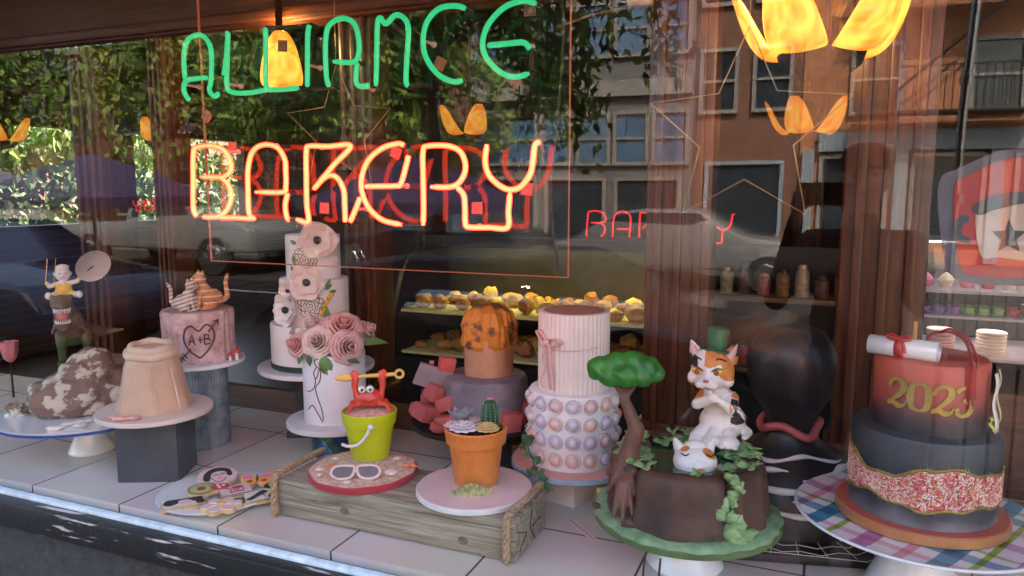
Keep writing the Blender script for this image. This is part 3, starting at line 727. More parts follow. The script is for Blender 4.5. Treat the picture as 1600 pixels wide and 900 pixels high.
jm = [mat('jar_a', (.25, .12, .05), .3, .4, 50), mat('jar_b', (.35, .25, .15), .3, .4, 50), mat('jar_c', (.12, .05, .04), .3, .4, 50), mat('jar_d', (.30, .05, .05), .4, .3, 50)]
for k, zz in ((0, 1.069), (1, .779)):
    for i in range(8):
        t = thing('jar', '%s jar with %s lid on the %s board of the long wooden shelf' % (('brown', 'tan', 'dark', 'red')[(i + k) % 4], ('dark', 'gold')[i % 2], ('upper', 'lower')[k]), 'jar', (-.43 + i * .073, 1.93, zz), 0, 'jars on the long wooden shelf')
        h = .09 + .02 * ((i * 7 + k) % 3)
        b = MB(); b.lathe([(.024, 0), (.027, .005), (.027, h * .75), (.018, h * .86), (.018, h * .88)], 20); b.obj('body', jm[(i + k) % 4], t)
        b = MB(); b.lathe([(.02, h * .88), (.02, h)], 20); b.obj('lid', M_gold if i % 2 else M_case, t)
t = thing('pastry_case', 'brightly lit case with macarons and small cakes at the right edge', 'display case', (1.05, 1.95, -.05))
b = MB(); b.box((0, .04, .42), (1.5, .5, .84)); b.obj('base', wood('case_wood', (.10, .05, .03), (.24, .12, .07), 'X', 4), t)
for z in (.955, 1.10, 1.19): b = MB(); b.box((0, 0, z), (1.48, .42, .01)); b.obj('shelf', mat('white_shelf', (.55, .52, .56), .3), t)
for z in (1.088, 1.36): b = MB(); b.box((0, -.1, z), (1.4, .012, .006)); b.obj('lamp', M_litw, t)
b = MB(); b.box((0, .24, 1.1), (1.5, .02, .56)); b.box((-.745, 0, 1.1), (.012, .46, .56)); b.box((0, 0, 1.38), (1.5, .48, .02)); b.obj('frame', M_case, t)
b = MB(); b.box((0, -.24, 1.1), (1.48, .006, .52)); b.obj('front_glass', glass('case_glass2', .05), t, 0)
mc = [mat('macaron_pink', (.75, .22, .34), .5), mat('macaron_yellow', (.80, .60, .12), .5), mat('macaron_violet', (.35, .18, .50), .5), mat('macaron_green', (.28, .55, .16), .5), mat('macaron_cream', (.80, .70, .55), .5), mat('macaron_red', (.65, .08, .08), .5)]
names = ['pink', 'yellow', 'violet', 'green', 'cream', 'red']
for i in range(26):
    for j in range(2):
        k = [2, 3, 5, 0, 1, 4][(i // 3) % 6]
        b = MB(); b.lathe([(.001, 0), (.018, 0), (.0215, .004), (.021, .008), (.018, .0095), (.018, .0135), (.021, .015), (.0215, .019), (.017, .024), (.001, .026)], 20)
        o = b.obj('macaron', mc[k], None); o.location = (.36 + i * .046, 1.82 + j * .06, -.05 + 1.105)
        tag(o, '%s macaron in the %s row on the middle shelf of the right case' % (names[k], ('front', 'back')[j]), 'macaron', 'macarons on the middle shelf')
for i in range(16):
    b = MB(); k = [0, 4, 0, 5, 4, 0][i % 6]
    b.lathe([(.001, 0), (.018, 0), (.026, .022), (.027, .026), (.02, .038), (.008, .05), (.001, .054)], 18, fn=lambda a, r, z: r * (1 + .06 * math.sin(9 * a)))
    o = b.obj('cupcake', mc[k], None); o.location = (.36 + i * .066, 1.85, -.05 + 1.195)
    tag(o, '%s frosted small cake on the top shelf of the right case' % names[k], 'cupcake', 'small cakes on the top shelf')
for i in range(6):
    t = thing('cookie_stack', 'stack of %s round cookies on the bottom shelf of the right case' % ('cream', 'pink')[i % 2], 'cookies', (.42 + i * .16, 1.84, -.05 + .960), 0, 'cookie stacks on the bottom shelf')
    for q in range(7):
        b = MB(); b.lathe([(.044, q * .012), (.048, q * .012 + .003), (.048, q * .012 + .008), (.044, q * .012 + .011)], 24); b.obj('cookie', mc[4] if i % 2 else mat('cookie_pink', (.7, .42, .40), .5), t)

# round logo on the inside of the pane ---------------------------------------
def on_pane(pts, y): return [PY(px, py, y) for px, py in pts]
t = thing('window_decal', 'large red shield decal with a dark star on the pane, right edge', 'decal', PY(1560, 340, .024))
def decal(name, pts, y, c, smooth=True):
    P = on_pane(curve([(p[0], p[1], 0) for p in pts], 6, True) and [(q.x, q.y) for q in curve([(p[0], p[1], 0) for p in pts], 6, True)] if smooth else pts, y)
    b = MB(); n = len(P); o = t.location
    b.add([p - o for p in P] + [p - o + Vector((0, .0012, 0)) for p in P], [tuple(range(n)), tuple(range(n, 2 * n))[::-1]] + [(i, (i + 1) % n, n + (i + 1) % n, n + i) for i in range(n)])
    return b.obj(name, c, t, 0)
def vinyl(name, c, a):
    m = mat(name, c, .4, .1); m.node_tree.nodes['Principled BSDF'].inputs['Alpha'].default_value = a; return m
V_grey = vinyl('vinyl_grey', (.07, .07, .10), .85); V_red = vinyl('vinyl_red', (.34, .012, .018), .93); V_tan = vinyl('vinyl_tan', (.42, .30, .24), .93); V_dark = vinyl('vinyl_dark', (.02, .03, .05), .85)
decal('outline', [(1466, 290), (1500, 262), (1590, 232), (1690, 262), (1720, 290), (1712, 400), (1680, 440), (1600, 446), (1512, 442), (1486, 425), (1474, 400)], .0300, V_grey)
decal('shield', [(1490, 300), (1512, 275), (1590, 246), (1675, 275), (1700, 300), (1694, 395), (1668, 424), (1600, 434), (1522, 430), (1500, 410)], .0282, V_red)
decal('cup', [(1527, 325), (1575, 306), (1640, 318), (1668, 330), (1660, 395), (1620, 408), (1560, 402), (1532, 398)], .0264, V_tan)
decal('brim', [(1520, 322), (1560, 304), (1600, 300), (1650, 306), (1650, 318), (1600, 318), (1555, 328), (1530, 336)], .0246, V_dark)
decal('handle', [(1497, 340), (1512, 336), (1514, 345), (1504, 352), (1504, 366), (1516, 372), (1514, 380), (1500, 376), (1493, 366), (1493, 350)], .0246, V_dark)
decal('star', [(1577 + (28 if k % 2 == 0 else 12) * math.sin(k * PI / 5), 370 - (28 if k % 2 == 0 else 12) * math.cos(k * PI / 5)) for k in range(10)], .0240, V_dark, False)

# ================================================================== THE DISPLAY: stands, boards and cakes
def face(p):
    return math.atan2(CAM.x - p[0], -(CAM.y - p[1]))
M_pinkboard = mat('board_pink', (.66, .50, .49), .45, .06, 8)
M_whiteb = mat('board_white', (.68, .66, .66), .4, .06, 8, .15, 40)
M_china = mat('china_white', (.72, .74, .76), .15, .03, 5, coat=.6)
M_fond = mat('fondant_white', (.78, .73, .70), .5, .04, 7, .15, 90, sss=.15)
M_fondc = mat('fondant_cool', (.72, .72, .75), .5, .04, 7, .15, 90, sss=.15)
M_darkblock = mat('charcoal_block', (.035, .04, .052), .6, .3, 7, .15, 40)
M_greenleaf = mat('sugar_leaf', (.10, .22, .06), .5, .4, 30, .3, 60); M_greenleaf2 = mat('sugar_leaf_dark', (.04, .12, .045), .5, .4, 30, .3, 60)
def pedestal(parent, r, h, m=M_china, z=0, neck=.5):
    b = MB(); b.lathe([(r, z), (r * 1.02, z + .004), (r * .95, z + .012), (r * .70, z + h * .45), (r * neck, z + h * .92), (r * neck * 1.2, z + h)], 48); return b.obj('foot', m, parent)
def leafshape(b, base, d, nrm, L, W, fold=.15, droop=.2):
    d = Vector(d).normalized(); n = Vector(nrm).normalized(); s = d.cross(n).normalized(); n = s.cross(d)
    def f(u, v):
        a = (u - .5) * 2; w = W * .5 * math.sin(PI * v ** .8) * (1 - .12 * v)
        return Vector(base) + d * L * v + s * a * w + n * (abs(a) * w * fold * 2 - droop * L * v * v)
    b.grid(f, 4, 8)

# --- wooden crate with rope -------------------------------------------------
CX0, CX1, CY0, CY1, CZ = -1.205, -.574, .140, .335, .795
M_crate = wood('weathered_wood', (.10, .075, .05), (.42, .36, .26), 'X', 5, .75, .7, 20)
M_rope = mat('rope', (.38, .25, .14), .9, .35, 120, .8, 220)
crate = thing('wooden_crate', 'long weathered wooden beam box with rope handles in the centre of the tiles', 'crate', ((CX0 + CX1) / 2, (CY0 + CY1) / 2, FZ))
L_, W_, H_ = CX1 - CX0, CY1 - CY0, CZ - FZ
b = MB(); b.box((0, 0, H_ / 2 + .001), (L_, W_, H_ - .002), bev=.005)
b.obj('beam', M_crate, crate)
b = MB()
for x, z in ((-.12, .045), (.19, .03)): b.lathe([(.009, 0), (.007, .0022), (.004, .001), (.001, .002)], 16, c=(x, -W_ / 2, z), M=Matrix.Rotation(PI / 2, 4, 'X') @ Matrix.Scale(1.4, 4, (1, 0, 0)))
b.obj('knot', mat('knot', (.13, .10, .07), .8, .4, 60, .6), crate)
def rope(name, pts, r, parent, n=3):
    P = curve(pts, 14); b = MB()
    for k in range(n):
        q = []; acc = 0
        for i, p in enumerate(P):
            d = (P[min(i + 1, len(P) - 1)] - P[max(0, i - 1)]).normalized(); acc += (p - P[i - 1]).length if i else 0
            o1 = d.orthogonal().normalized(); 
            o1 = Vector((1, 0, 0)).cross(d); o1 = o1.normalized() if o1.length > .1 else d.orthogonal().normalized(); o2 = d.cross(o1)
            a = acc / (r * 6) * 2 * PI + k * 2 * PI / n
            q.append(p + (o1 * math.cos(a) + o2 * math.sin(a)) * r * .55)
        b.tube(q, r * .62, 7)
    return b.obj(name, M_rope, parent, 60)
for sx in (-1, 1):
    x = sx * (L_ / 2 - (.018 if sx > 0 else -.004)) ; xx = x
    rope('rope', [(xx, -W_ / 2 - .009, .004), (xx, -W_ / 2 - .009, .05), (xx, -W_ / 2 - .007, H_ - .004), (xx, -W_ / 2 + .012, H_ + .009), (xx + sx * .004, 0, H_ + .009), (xx + sx * .003, W_ / 2, H_ + .008)], .0085, crate)
b = MB(); b.T = Matrix(); r2 = Matrix.Rotation(PI / 2, 4, 'Y')
for a in range(5): b.tube([(L_ / 2 + .001, -.02 + math.cos(a * 1.3) * .02, .045), (L_ / 2 + .001, -.02 + math.cos(a * 1.3) * .075, .045 + math.sin(a * 1.3) * .04)], .0012, 5)
b.obj('crack', mat('crack', (.03, .02, .015), .9), crate)

# --- green bucket cake with crab on sandy board -----------------------------
bc = PZ(568, 740, CZ)
M_sand = mat('sand', (.62, .42, .32), .95, .3, 90, .9, 260)
M_redrim = mat('red_rim', (.40, .02, .035), .35, .1)
sb = thing('cake_board', 'round sand-covered board with red rim on the left of the wooden beam box', 'cake board', bc)
board(sb, 'board', .134, 0, .016, M_redrim)
b = MB(); b.lathe([(.130, .0165), (.118, .019), (.09, .0205), (.001, .021)], 60, fn=lambda a, r, z: r + .002 * math.sin(9 * a) * (r > .01)); b.obj('sand', M_sand, sb)
M_lime = mat('lime_fondant', (.50, .56, .012), .4, .08, 9, .2, 40, coat=.15)
bl = PZ(579, 712, CZ + .02)
bk = thing('bucket_cake', 'lime green beach bucket cake filled with pink sand', 'cake', bl, face(bl))
b = MB(); b.lathe([(.046, 0), (.048, .003), (.0625, .088), (.0665, .090), (.0705, .121), (.068, .124), (.064, .122), (.062, .112), (.001, .112)], 64); b.obj('pail', M_lime, bk)
b = MB(); b.lathe([(.0635, .113), (.06, .121), (.045, .125), (.001, .127)], 48, fn=lambda a, r, z: r + .0015 * math.sin(11 * a) * (r > .01)); b.obj('sand', mat('pink_sand', (.70, .42, .36), .9, .35, 80, .9, 200), bk)
b = MB(); hp = [(.0735 * math.sin(a) * 1.02, -.0735 * math.cos(a) * 1.02, z) for a, z in ((-1.15, .045), (-.8, .047), (-.45, .054), (-.18, .072), (.03, .10))]
P = curve(hp, 8); b.tube(P, .0042, 10, rf=lambda q: 1)
b.ball(hp[-1], .0085, 2); b.obj('handle', M_whiteb, bk, 60)
M_crab = mat('crab_red', (.62, .055, .035), .35, .12, 30, .25, 80, coat=.2)
cr = thing('crab', 'red crab with big eyes sitting on top of the lime green bucket', 'crab', bl + Vector((0, 0, .126)), face(bl)); cr.scale = (1.18, 1.18, 1.18)
b = MB(); b.ball((0, 0, .024), (.033, .024, .020), 3); b.ball((0, -.004, .032), (.023, .018, .016), 2)
for sx in (-1, 1):
    b.cap((sx * .026, -.004, .028), (sx * .030, -.002, .052), .007, .006); b.cap((sx * .030, -.002, .052), (sx * .028, 0, .068), .0075, .0085)
    b.ball((sx * .035, 0, .076), (.006, .005, .012), 2, M=Matrix.Rotation(-sx * .35, 4, 'Y')); b.ball((sx * .024, 0, .075), (.0055, .005, .010), 2, M=Matrix.Rotation(sx * .35, 4, 'Y'))
    for i in range(3): b.cap((sx * .022, .010 - i * .012, .014), (sx * .036, .010 - i * .015, .013), .0055, .005); b.cap((sx * .036, .010 - i * .015, .013), (sx * .044, .004 - i * .018, .001), .005, .003)
fused(b, 'body', M_crab, cr, .0016, smooth_it=2)
for sx in (-1, 1):
    b = MB(); b.ball((sx * .0085 - .006, -.018, .048), .0085, 3); e = b.obj('eye', M_china, cr, 60)
    b = MB(); b.ball((sx * .0085 - .006, -.0245, .0485), (.0036, .0028, .0036), 2); b.obj('pupil', M_black, e, 60)
b = MB(); b.tube(curve([(-.014, -.0225, .026), (-.002, -.0250, .021), (.012, -.0225, .026)], 6), .0009, 6); b.obj('mouth', mat('crab_dark', (.16, .01, .01)), cr, 60)
t = thing('toy_shovel', 'yellow beach shovel held up in both claws of the crab', 'shovel', bl + Vector((0, 0, .126)), face(bl)); t.scale = (1.18, 1.18, 1.18)
b = MB(); b.tube([(-.028, 0, .072), (.060, 0, .074)], .0045, 10); b.lathe([(.006, -.003), (.011, -.003), (.011, .003), (.006, .003)], 20, c=(.066, 0, .074), M=Matrix.Rotation(PI / 2, 4, 'X'), cap=(0, 0))
b.ball((-.046, 0, .071), (.026, .005, .009), 2); b.obj('shovel', mat('sugar_yellow', (.72, .46, .12), .45, .08), t, 60)
# shells, stars, sunglasses
M_shell = mat('shell', (.74, .60, .54), .35, .2, 60); M_orange = mat('starfish_orange', (.68, .22, .10), .6, .2, 90, .6, 200)
def on_board(px, py): return PZ(px, py, CZ + .0205)
for px, py, s, lb in ((500, 733, .011, 'pale'), (500, 742, .008, 'small pale'), (543, 753, .010, 'white'), (612, 738, .016, 'large white'), (620, 716, .011, 'cream'), (525, 716, .008, 'tiny cream')):
    p = on_board(px, py); t = MB()
    t.lathe([(.001, s * .5), (s * .5, s * .42), (s * .85, s * .2), (s, 0)], 30, fn=lambda a, r, z: r * (1 + .10 * math.cos(12 * a)) * (.8 if math.sin(a) < 0 else 1))
    o = t.obj('seashell', M_shell); o.location = p; o.rotation_euler.z = px
    tag(o, '%s seashell on the sandy board %s' % (lb, {500: 'left of the sunglasses', 543: 'in front of the sunglasses', 612: 'right of the sunglasses', 620: 'behind the bucket at right', 525: 'behind the sunglasses'}[px]) + (' nearest the rim' if (px, py) == (500, 742) else ''), 'seashell', 'seashells on the sandy board')
for px, py, s, rz, lb in ((518, 728, .020, .3, 'left of the bucket'), (505, 742, .013, .9, 'by the left rim, the smaller'), (640, 728, .026, .1, 'right of the bucket')):
    b = MB(); c = []
    pts = [((s if k % 2 == 0 else s * .38) * math.cos(k * PI / 5), (s if k % 2 == 0 else s * .38) * math.sin(k * PI / 5)) for k in range(10)]
    n = 10; b.add([(0, 0, s * .32)] + [(p[0], p[1], .001) for p in pts] , [(0, 1 + i, 1 + (i + 1) % n) for i in range(n)] + [tuple(range(1, 11))[::-1]])
    o = b.obj('starfish', M_orange, None, 20); o.location = on_board(px, py); o.rotation_euler.z = rz
    tag(o, 'orange starfish on the sandy board %s' % lb, 'starfish', 'starfish on the sandy board')
sg = thing('sunglasses', 'pale pink sunglasses with dark lenses lying on the sandy board', 'sunglasses', on_board(556, 748), face(bl) - R(8))
for sx in (-1, 1):
    M = Matrix.Translation((sx * .031, 0, .016)) @ Matrix.Rotation(R(52), 4, 'X')
    pl = [(.026, -.004), (.023, .010), (.010, .016), (-.012, .016), (-.026, .014), (-.027, .002), (-.020, -.011), (-.004, -.016), (.014, -.014)]
    pl = [(p[0] * sx, p[1]) for p in pl]
    P = [M @ p for p in curve([(p[0], p[1], 0) for p in pl], 5, True)]
    b = MB(); b.tube(P, .0036, 8, closed=True); b.obj('rim', M_pinkboard, sg, 60)
    b = MB(); n = len(P); b.add(P + [p + Vector((0, -.0008, .0012)) for p in P], [tuple(range(n)), tuple(range(n, 2 * n))]); b.obj('lens', mat('lens', (.13, .085, .08), .25, .25, 40), sg, 0)
b = MB(); b.tube([(-.006, -.001, .020), (.006, -.001, .020)], .0032, 8)
b.obj('bridge', M_pinkboard, sg, 60)

# --- terracotta pot cake -----------------------------------------------------
pc = PZ(741, 768, CZ)
o = thing('cake_board', 'plain round pink and white board on the right of the wooden beam box', 'cake board', pc); board(o, 'board', .136, 0, .014, M_whiteb)
b = MB(); b.lathe([(.001, .0144), (.133, .0144), (.133, .0152), (.001, .0152)], 72); b.obj('icing', M_pinkboard, o)
pp = PZ(744, 752, CZ + .015)
pot = thing('flowerpot_cake', 'orange terracotta flowerpot cake planted with sugar succulents', 'cake', pp, face(pp))
M_terra = mat('terracotta', (.60, .155, .022), .45, c2=(.70, .25, .06), scale=9, bump=.35, bscale=50, coat=.1)
b = MB(); b.lathe([(.050, 0), (.052, .003), (.063, .098), (.0705, .100), (.0745, .132), (.072, .136), (.066, .134), (.064, .122), (.001, .122)], 72, fn=lambda a, r, z: r * (1 + .006 * math.sin(3 * a + z * 20) * (r > .06))); b.obj('pot', M_terra, pot)
b = MB(); b.lathe([(.0655, .124), (.05, .130), (.001, .132)], 40)
rr = random.Random(2)
for i in range(140):
    a = rr.uniform(0, 7); q = .062 * rr.random() ** .5; b.ball((q * math.cos(a), q * math.sin(a), .130), rr.uniform(.0015, .0032), 1)
b.obj('soil', mat('soil', (.035, .016, .01), .9, .4, 90), pot, 60)
def rosette(parent, c, r, layers, m, n0=6, name='succulent', tip=.9):
    b = MB()
    for l in range(layers):
        q = r * (1 - l / layers * .8); n = max(4, n0 + 2 - l // 2); el = R(10 + 70 * l / layers)
        for k in range(n):
            a = 2 * PI * (k + .5 * (l % 2)) / n + l * .2; d = Vector((math.cos(a) * math.cos(el), math.sin(a) * math.cos(el), math.sin(el)))
            s = Vector((-math.sin(a), math.cos(a), 0)); nn = d.cross(s)
            Mx = Matrix((( d.x, s.x, nn.x, 0), (d.y, s.y, nn.y, 0), (d.z, s.z, nn.z, 0), (0, 0, 0, 1)))
            b.ball(Vector(c) + d * q * .55 + Vector((0, 0, l * r * .05)), (q * .5, q * .26, q * .10), 2, M=Mx)
    return b.obj(name, m, parent, 60)
rosette(pot, (-.028, -.030, .136), .036, 5, mat('succulent_pale', (.66, .60, .64), .5, .15, 60, sss=.1), 7)
rosette(pot, (.026, -.034, .136), .030, 6, mat('succulent_cream', (.62, .46, .20), .5, .2, 60), 9)
rosette(pot, (-.052, -.002, .136), .024, 4, mat('succulent_pink', (.66, .50, .52), .5, .15, 60), 6)
rosette(pot, (-.006, .020, .136), .026, 4, MATS['succulent_pink'], 6)
b = MB()
def cup_(u, v):
    a = u * 2 * PI; q = .008 + .020 * v; return (-.036 + q * math.cos(a) * (1 + .12 * math.sin(7 * a) * v), .018 + q * math.sin(a) * .8, .135 + .032 * v + .005 * math.sin(7 * a) * v)
b.grid(cup_, 56, 8); b.obj('succulent', mat('succulent_grey', (.22, .23, .26), .6, .3, 90), pot, 60, solid=.002)
b = MB(); b.lathe([(.017, .130), (.021, .145), (.021, .170), (.016, .186), (.006, .195), (.001, .196)], 72, c=(.034, .018, 0), fn=lambda a, r, z: r * (1 + .10 * math.cos(12 * a)), ); ca = b.obj('cactus', mat('cactus_green', (.012, .085, .035), .5, .3, 40), pot)
b = MB()
for k in range(12):
    for z in range(8):
        a = 2 * PI * k / 12; q = .0235 - .00004 * (z - 3) ** 3 * 1.0 - (.003 if z > 5 else 0); b.ball((.034 + q * math.cos(a), .018 + q * math.sin(a), .138 + z * .0068), .0011, 1)
b.obj('spine', M_china, ca)
rosette(pot, (.034, .018, .195), .009, 3, mat('blossom_pink', (.72, .28, .28), .5), 6, 'blossom')
t = MB(); rr = random.Random(6)
for i in range(520):
    a = rr.uniform(0, 7); q = rr.random() ** .6; p = Vector((q * .048 * math.cos(a), q * .020 * math.sin(a), 0)); h = .024 * (1 - q * .8) * rr.uniform(.7, 1) + .003
    t.mi = rr.randrange(2); t.tube([p, p + Vector((rr.uniform(-.004, .004), rr.uniform(-.005, .002), h))], .0013, 5)
o = t.obj('moss_tuft', [mat('moss_a', (.40, .42, .16), .7, .3), mat('moss_b', (.58, .56, .34), .7, .3)], None, 60); q_ = PZ(737, 771, CZ + .015); o.location = q_; o.rotation_euler.z = face(pp)
tag(o, 'clump of yellow-green moss at the foot of the flowerpot cake', 'moss')

# --- cookies on a plate -------------------------------------------------------
kc = PZ(343, 774, FZ)
t = thing('plate', 'shallow white oval plate of decorated cookies on the tiles left of the wooden beam', 'plate', kc, face(kc))
b = MB(); b.lathe([(.10, 0), (.105, .003), (.150, .012), (.153, .014), (.149, .0155), (.10, .007), (.001, .006)], 64, sy=1.0); b.obj('dish', M_china, t)
CK = Matrix.Rotation(face(kc), 4, 'Z')
M_cookie = mat('cookie', (.64, .44, .22), .7, .15, 60); M_ice = mat('royal_icing', (.74, .66, .60), .45, .05)
M_icep = mat('royal_pink', (.70, .50, .48), .45, .06); M_blackice = mat('black_icing', (.015, .012, .014), .4)
def cookie(label, px, py, poly, z=.016, rz=0, base=M_ice, deco=(), tilt=0):
    p = PZ(px, py, FZ + z); t = thing('cookie', label, 'cookie', p, face(kc) + rz, 'decorated cookies on the white plate'); t.rotation_euler.x = tilt * .5 + R(2); t.scale = (1.08, 1.10, 1.2)
    P = [(q.x, q.y) for q in curve([(x, y, 0) for x, y in poly], 5, True)]
    b = MB(); b.prism(P, -.004, .004); b.obj('dough', M_cookie, t)
    b = MB(); b.prism([(x * .96, y * .96) for x, y in P], .0041, .0068); b.obj('icing', base, t)
    for k, (kind, pts, m, w) in enumerate(deco):
        b = MB()
        if kind == 'l': b.tube(curve([(x, y, .0075) for x, y in pts], 5), w, 6, cap=True); nm = 'line_icing'
        else: b.prism([(q.x, q.y) for q in curve([(x, y, 0) for x, y in pts], 5, True)], .0069, .0069 + w); nm = 'coloured_icing'
        b.obj(nm, m, t)
    return t
circ = lambda r, sx=1, n=10: [(r * sx * math.cos(2 * PI * k / n), r * math.sin(2 * PI * k / n)) for k in range(n)]
sq = lambda w, h: [(-w, -h), (-w * .98, -h * .9), (-w, h), (-w * .9, h), (w, h), (w, h * .9), (w, -h), (w * .9, -h)]
M_aqua = mat('ice_aqua', (.30, .42, .12), .4); M_brownice = mat('ice_brown', (.22, .07, .03), .4); M_redice = mat('ice_red', (.55, .04, .04), .4); M_yice = mat('ice_yellow', (.80, .45, .06), .4); M_pice = mat('ice_pink', (.75, .20, .36), .4)
blob = lambda cx, cy, a, b_, n=9: [(cx + a * math.cos(2 * PI * k / n), cy + b_ * math.sin(2 * PI * k / n)) for k in range(n)]
cookie('round cookie iced with a dark-haired face in black lines, at the back of the plate', 340, 747, circ(.046, 1.05), .024, 0, M_icep, (('p', [(-.032, -.02), (-.03, .012), (-.012, .034), (.012, .036), (.03, .022), (.034, -.004), (.024, -.006), (.018, .016), (.0, .020), (-.014, .010), (-.018, -.022)], M_blackice, .001), ('l', [(-.010, .002), (-.004, .004), (.002, .002)], M_blackice, .0009), ('l', [(.008, .004), (.013, .006), (.018, .003)], M_blackice, .0009), ('l', [(.006, 0), (.007, -.008), (.004, -.010)], M_blackice, .0006), ('l', [(.001, -.018), (.006, -.020), (.012, -.017)], M_redice, .0012), ('l', [(-.014, -.012), (-.004, -.030), (.010, -.032), (.020, -.016)], M_blackice, .0008)), R(12))
cookie('green and brown avocado cookie left of centre on the plate', 317, 768, blob(0, 0, .034, .026), .020, .2, M_aqua, (('p', blob(-.006, -.002, .022, .016), mat('ice_palegreen', (.50, .56, .22), .4), .001), ('p', blob(-.004, -.004, .010, .009), M_brownice, .003), ('l', circ(.030, 1.1), M_brownice, .001)))
cookie('red spotted toadstool cookie behind the avocado cookie', 344, 764, blob(0, 0, .022, .018), .022, -.3, M_redice, (('p', blob(-.006, .004, .004, .004), M_ice, .001), ('p', blob(.007, .005, .004, .004), M_ice, .001), ('p', blob(.001, -.007, .004, .003), M_ice, .001)))
cookie('cookie with a little red figure drawn in fine lines, middle of the plate', 368, 769, sq(.036, .026), .019, .12, M_icep, (('p', blob(.006, .010, .014, .007), M_redice, .001), ('l', [(-.020, .012), (-.01, .002), (-.014, -.016)], M_blackice, .0008), ('l', [(-.014, -.016), (.0, -.012), (.016, -.016), (.018, .002)], M_blackice, .0008), ('l', [(-.004, .0), (.002, -.006), (.008, 0)], M_redice, .001)))
cookie('pink and yellow butterfly cookie at the back right of the plate', 402, 752, [(0, .006), (.016, .026), (.040, .024), (.036, .004), (.030, -.020), (.010, -.022), (0, -.008), (-.010, -.022), (-.030, -.020), (-.036, .004), (-.040, .024), (-.016, .026)], .022, -.1, M_yice, (('p', blob(.022, .010, .013, .009), M_pice, .001), ('p', blob(-.022, .010, .013, .009), M_pice, .001), ('p', blob(.017, -.012, .008, .006), M_redice, .001), ('p', blob(-.017, -.012, .008, .006), M_redice, .001), ('p', blob(0, 0, .003, .016), M_brownice, .003)), R(10))
cookie('rectangular cookie with dark portrait at the front left of the plate', 288, 789, sq(.046, .020), .014, .02, M_ice, (('p', [(-.044, -.002), (-.036, .016), (.0, .016), (.036, .017), (.040, .004), (.022, -.002), (.012, .008), (-.008, .008), (-.014, -.004), (-.03, -.012)], M_blackice, .001), ('p', [(-.012, .006), (.010, .007), (.012, -.010), (-.004, -.016)], M_icep, .0016), ('l', [(-.006, -.002), (0, -.001)], M_blackice, .0008), ('l', [(-.002, -.010), (.006, -.009)], M_redice, .001), ('p', [(.026, -.004), (.042, .0), (.042, -.016), (.028, -.016)], M_blackice, .001)))
cookie('rectangular cookie with black hair lines at the right of the plate', 410, 777, sq(.040, .026), .016, .08, M_ice, (('p', [(-.038, -.016), (-.02, .0), (.0, .020), (.020, .022), (.010, .006), (-.008, -.006), (-.026, -.020)], M_blackice, .001), ('p', [(.010, -.02), (.022, .006), (.036, .012), (.036, -.004), (.026, -.022)], M_blackice, .001), ('l', [(.0, -.004), (.006, -.010), (.004, -.018)], M_blackice, .0008)))
cookie('small black and cream cookie at the far right of the plate', 424, 762, blob(0, 0, .018, .014), .026, .2, M_blackice, (('p', blob(.002, .002, .008, .005), M_ice, .001),))
fl = []
for k in range(36):
    a = 2 * PI * k / 36; q = .024 + .013 * abs(math.cos(3 * a)); fl.append((q * 1.25 * math.cos(a), q * math.sin(a)))
cookie('pale daisy-shaped cookie with yellow centre at the front of the plate', 346, 792, fl, .020, 0, M_icep, (('p', blob(0, .002, .009, .007), M_yice, .003),) + tuple(('l', [(.012 * math.cos(k * PI / 3 + .5), .010 * math.sin(k * PI / 3 + .5)), (.028 * math.cos(k * PI / 3 + .5), .022 * math.sin(k * PI / 3 + .5))], M_whiteb, .001) for k in range(6)))

# --- dinosaur cake on blue rimmed stand --------------------------------------
dc = Vector((-2.055, .30, FZ))
t = thing('cake_stand', 'white pedestal cake stand with blue rim at the far left', 'cake stand', dc)
pedestal(t, .066, .106, neck=.62); b = MB(); b.T = Matrix.Translation((0, 0, .034)); b.lathe([(.04, .070), (.225, .078), (.245, .086), (.250, .094), (.243, .096), (.22, .092), (.001, .090)], 80); b.obj('plate', M_china, t)
b = MB(); b.T = Matrix.Translation((0, 0, .034)); b.lathe([(.2455, .0835), (.2515, .086), (.2525, .0935), (.2475, .0945)], 80, cap=(0, 0)); b.obj('blue_rim', mat('cobalt', (.01, .05, .28), .25, .1, coat=.4), t)
rk = thing('rock_cake', 'brown and cream marbled rocky mound cake under the dinosaur', 'cake', dc + Vector((-.015, 0, .126)), face(dc)); rk.scale = (1, 1, .80)
M_rock = mat('marbled_rock', (.20, .115, .085), .7, c2=(.52, .46, .36), scale=22, thresh=(.50, .55), bump=.8, bscale=45)
b = MB(); rr = random.Random(11)
b.ball((-.02, 0, .06), (.135, .10, .10), 3); b.ball((.01, 0, .13), (.085, .07, .09), 3); b.ball((.03, .01, .19), (.05, .04, .055), 3); b.ball((-.08, -.02, .05), (.07, .07, .07), 3); b.ball((.08, -.01, .05), (.07, .07, .07), 3)
for i in range(16):
    a = rr.uniform(0, 2 * PI); b.ball((math.cos(a) * .10, math.sin(a) * .075, rr.uniform(.01, .12)), rr.uniform(.02, .04), 2, nz=.5, ns=7, seed=i)
def rkd(c):
    n = noise.noise(c * 22) * .014 + noise.noise(c * 60) * .005
    c = Vector(c) * (1 + n * 6 * 1.1); c.z = max(.001, c.z); return c
fused(b, 'mound', M_rock, rk, .006, None, 1, rkd)
b = MB()
for i in range(26):
    a = rr.uniform(0, 2 * PI); q = rr.uniform(.14, .20); b.ball((q * math.cos(a), q * math.sin(a), .004), (rr.uniform(.008, .024), rr.uniform(.008, .02), rr.uniform(.004, .009)), 2, nz=.5, seed=i)
b.obj('snow_icing', M_ice, rk, 60)
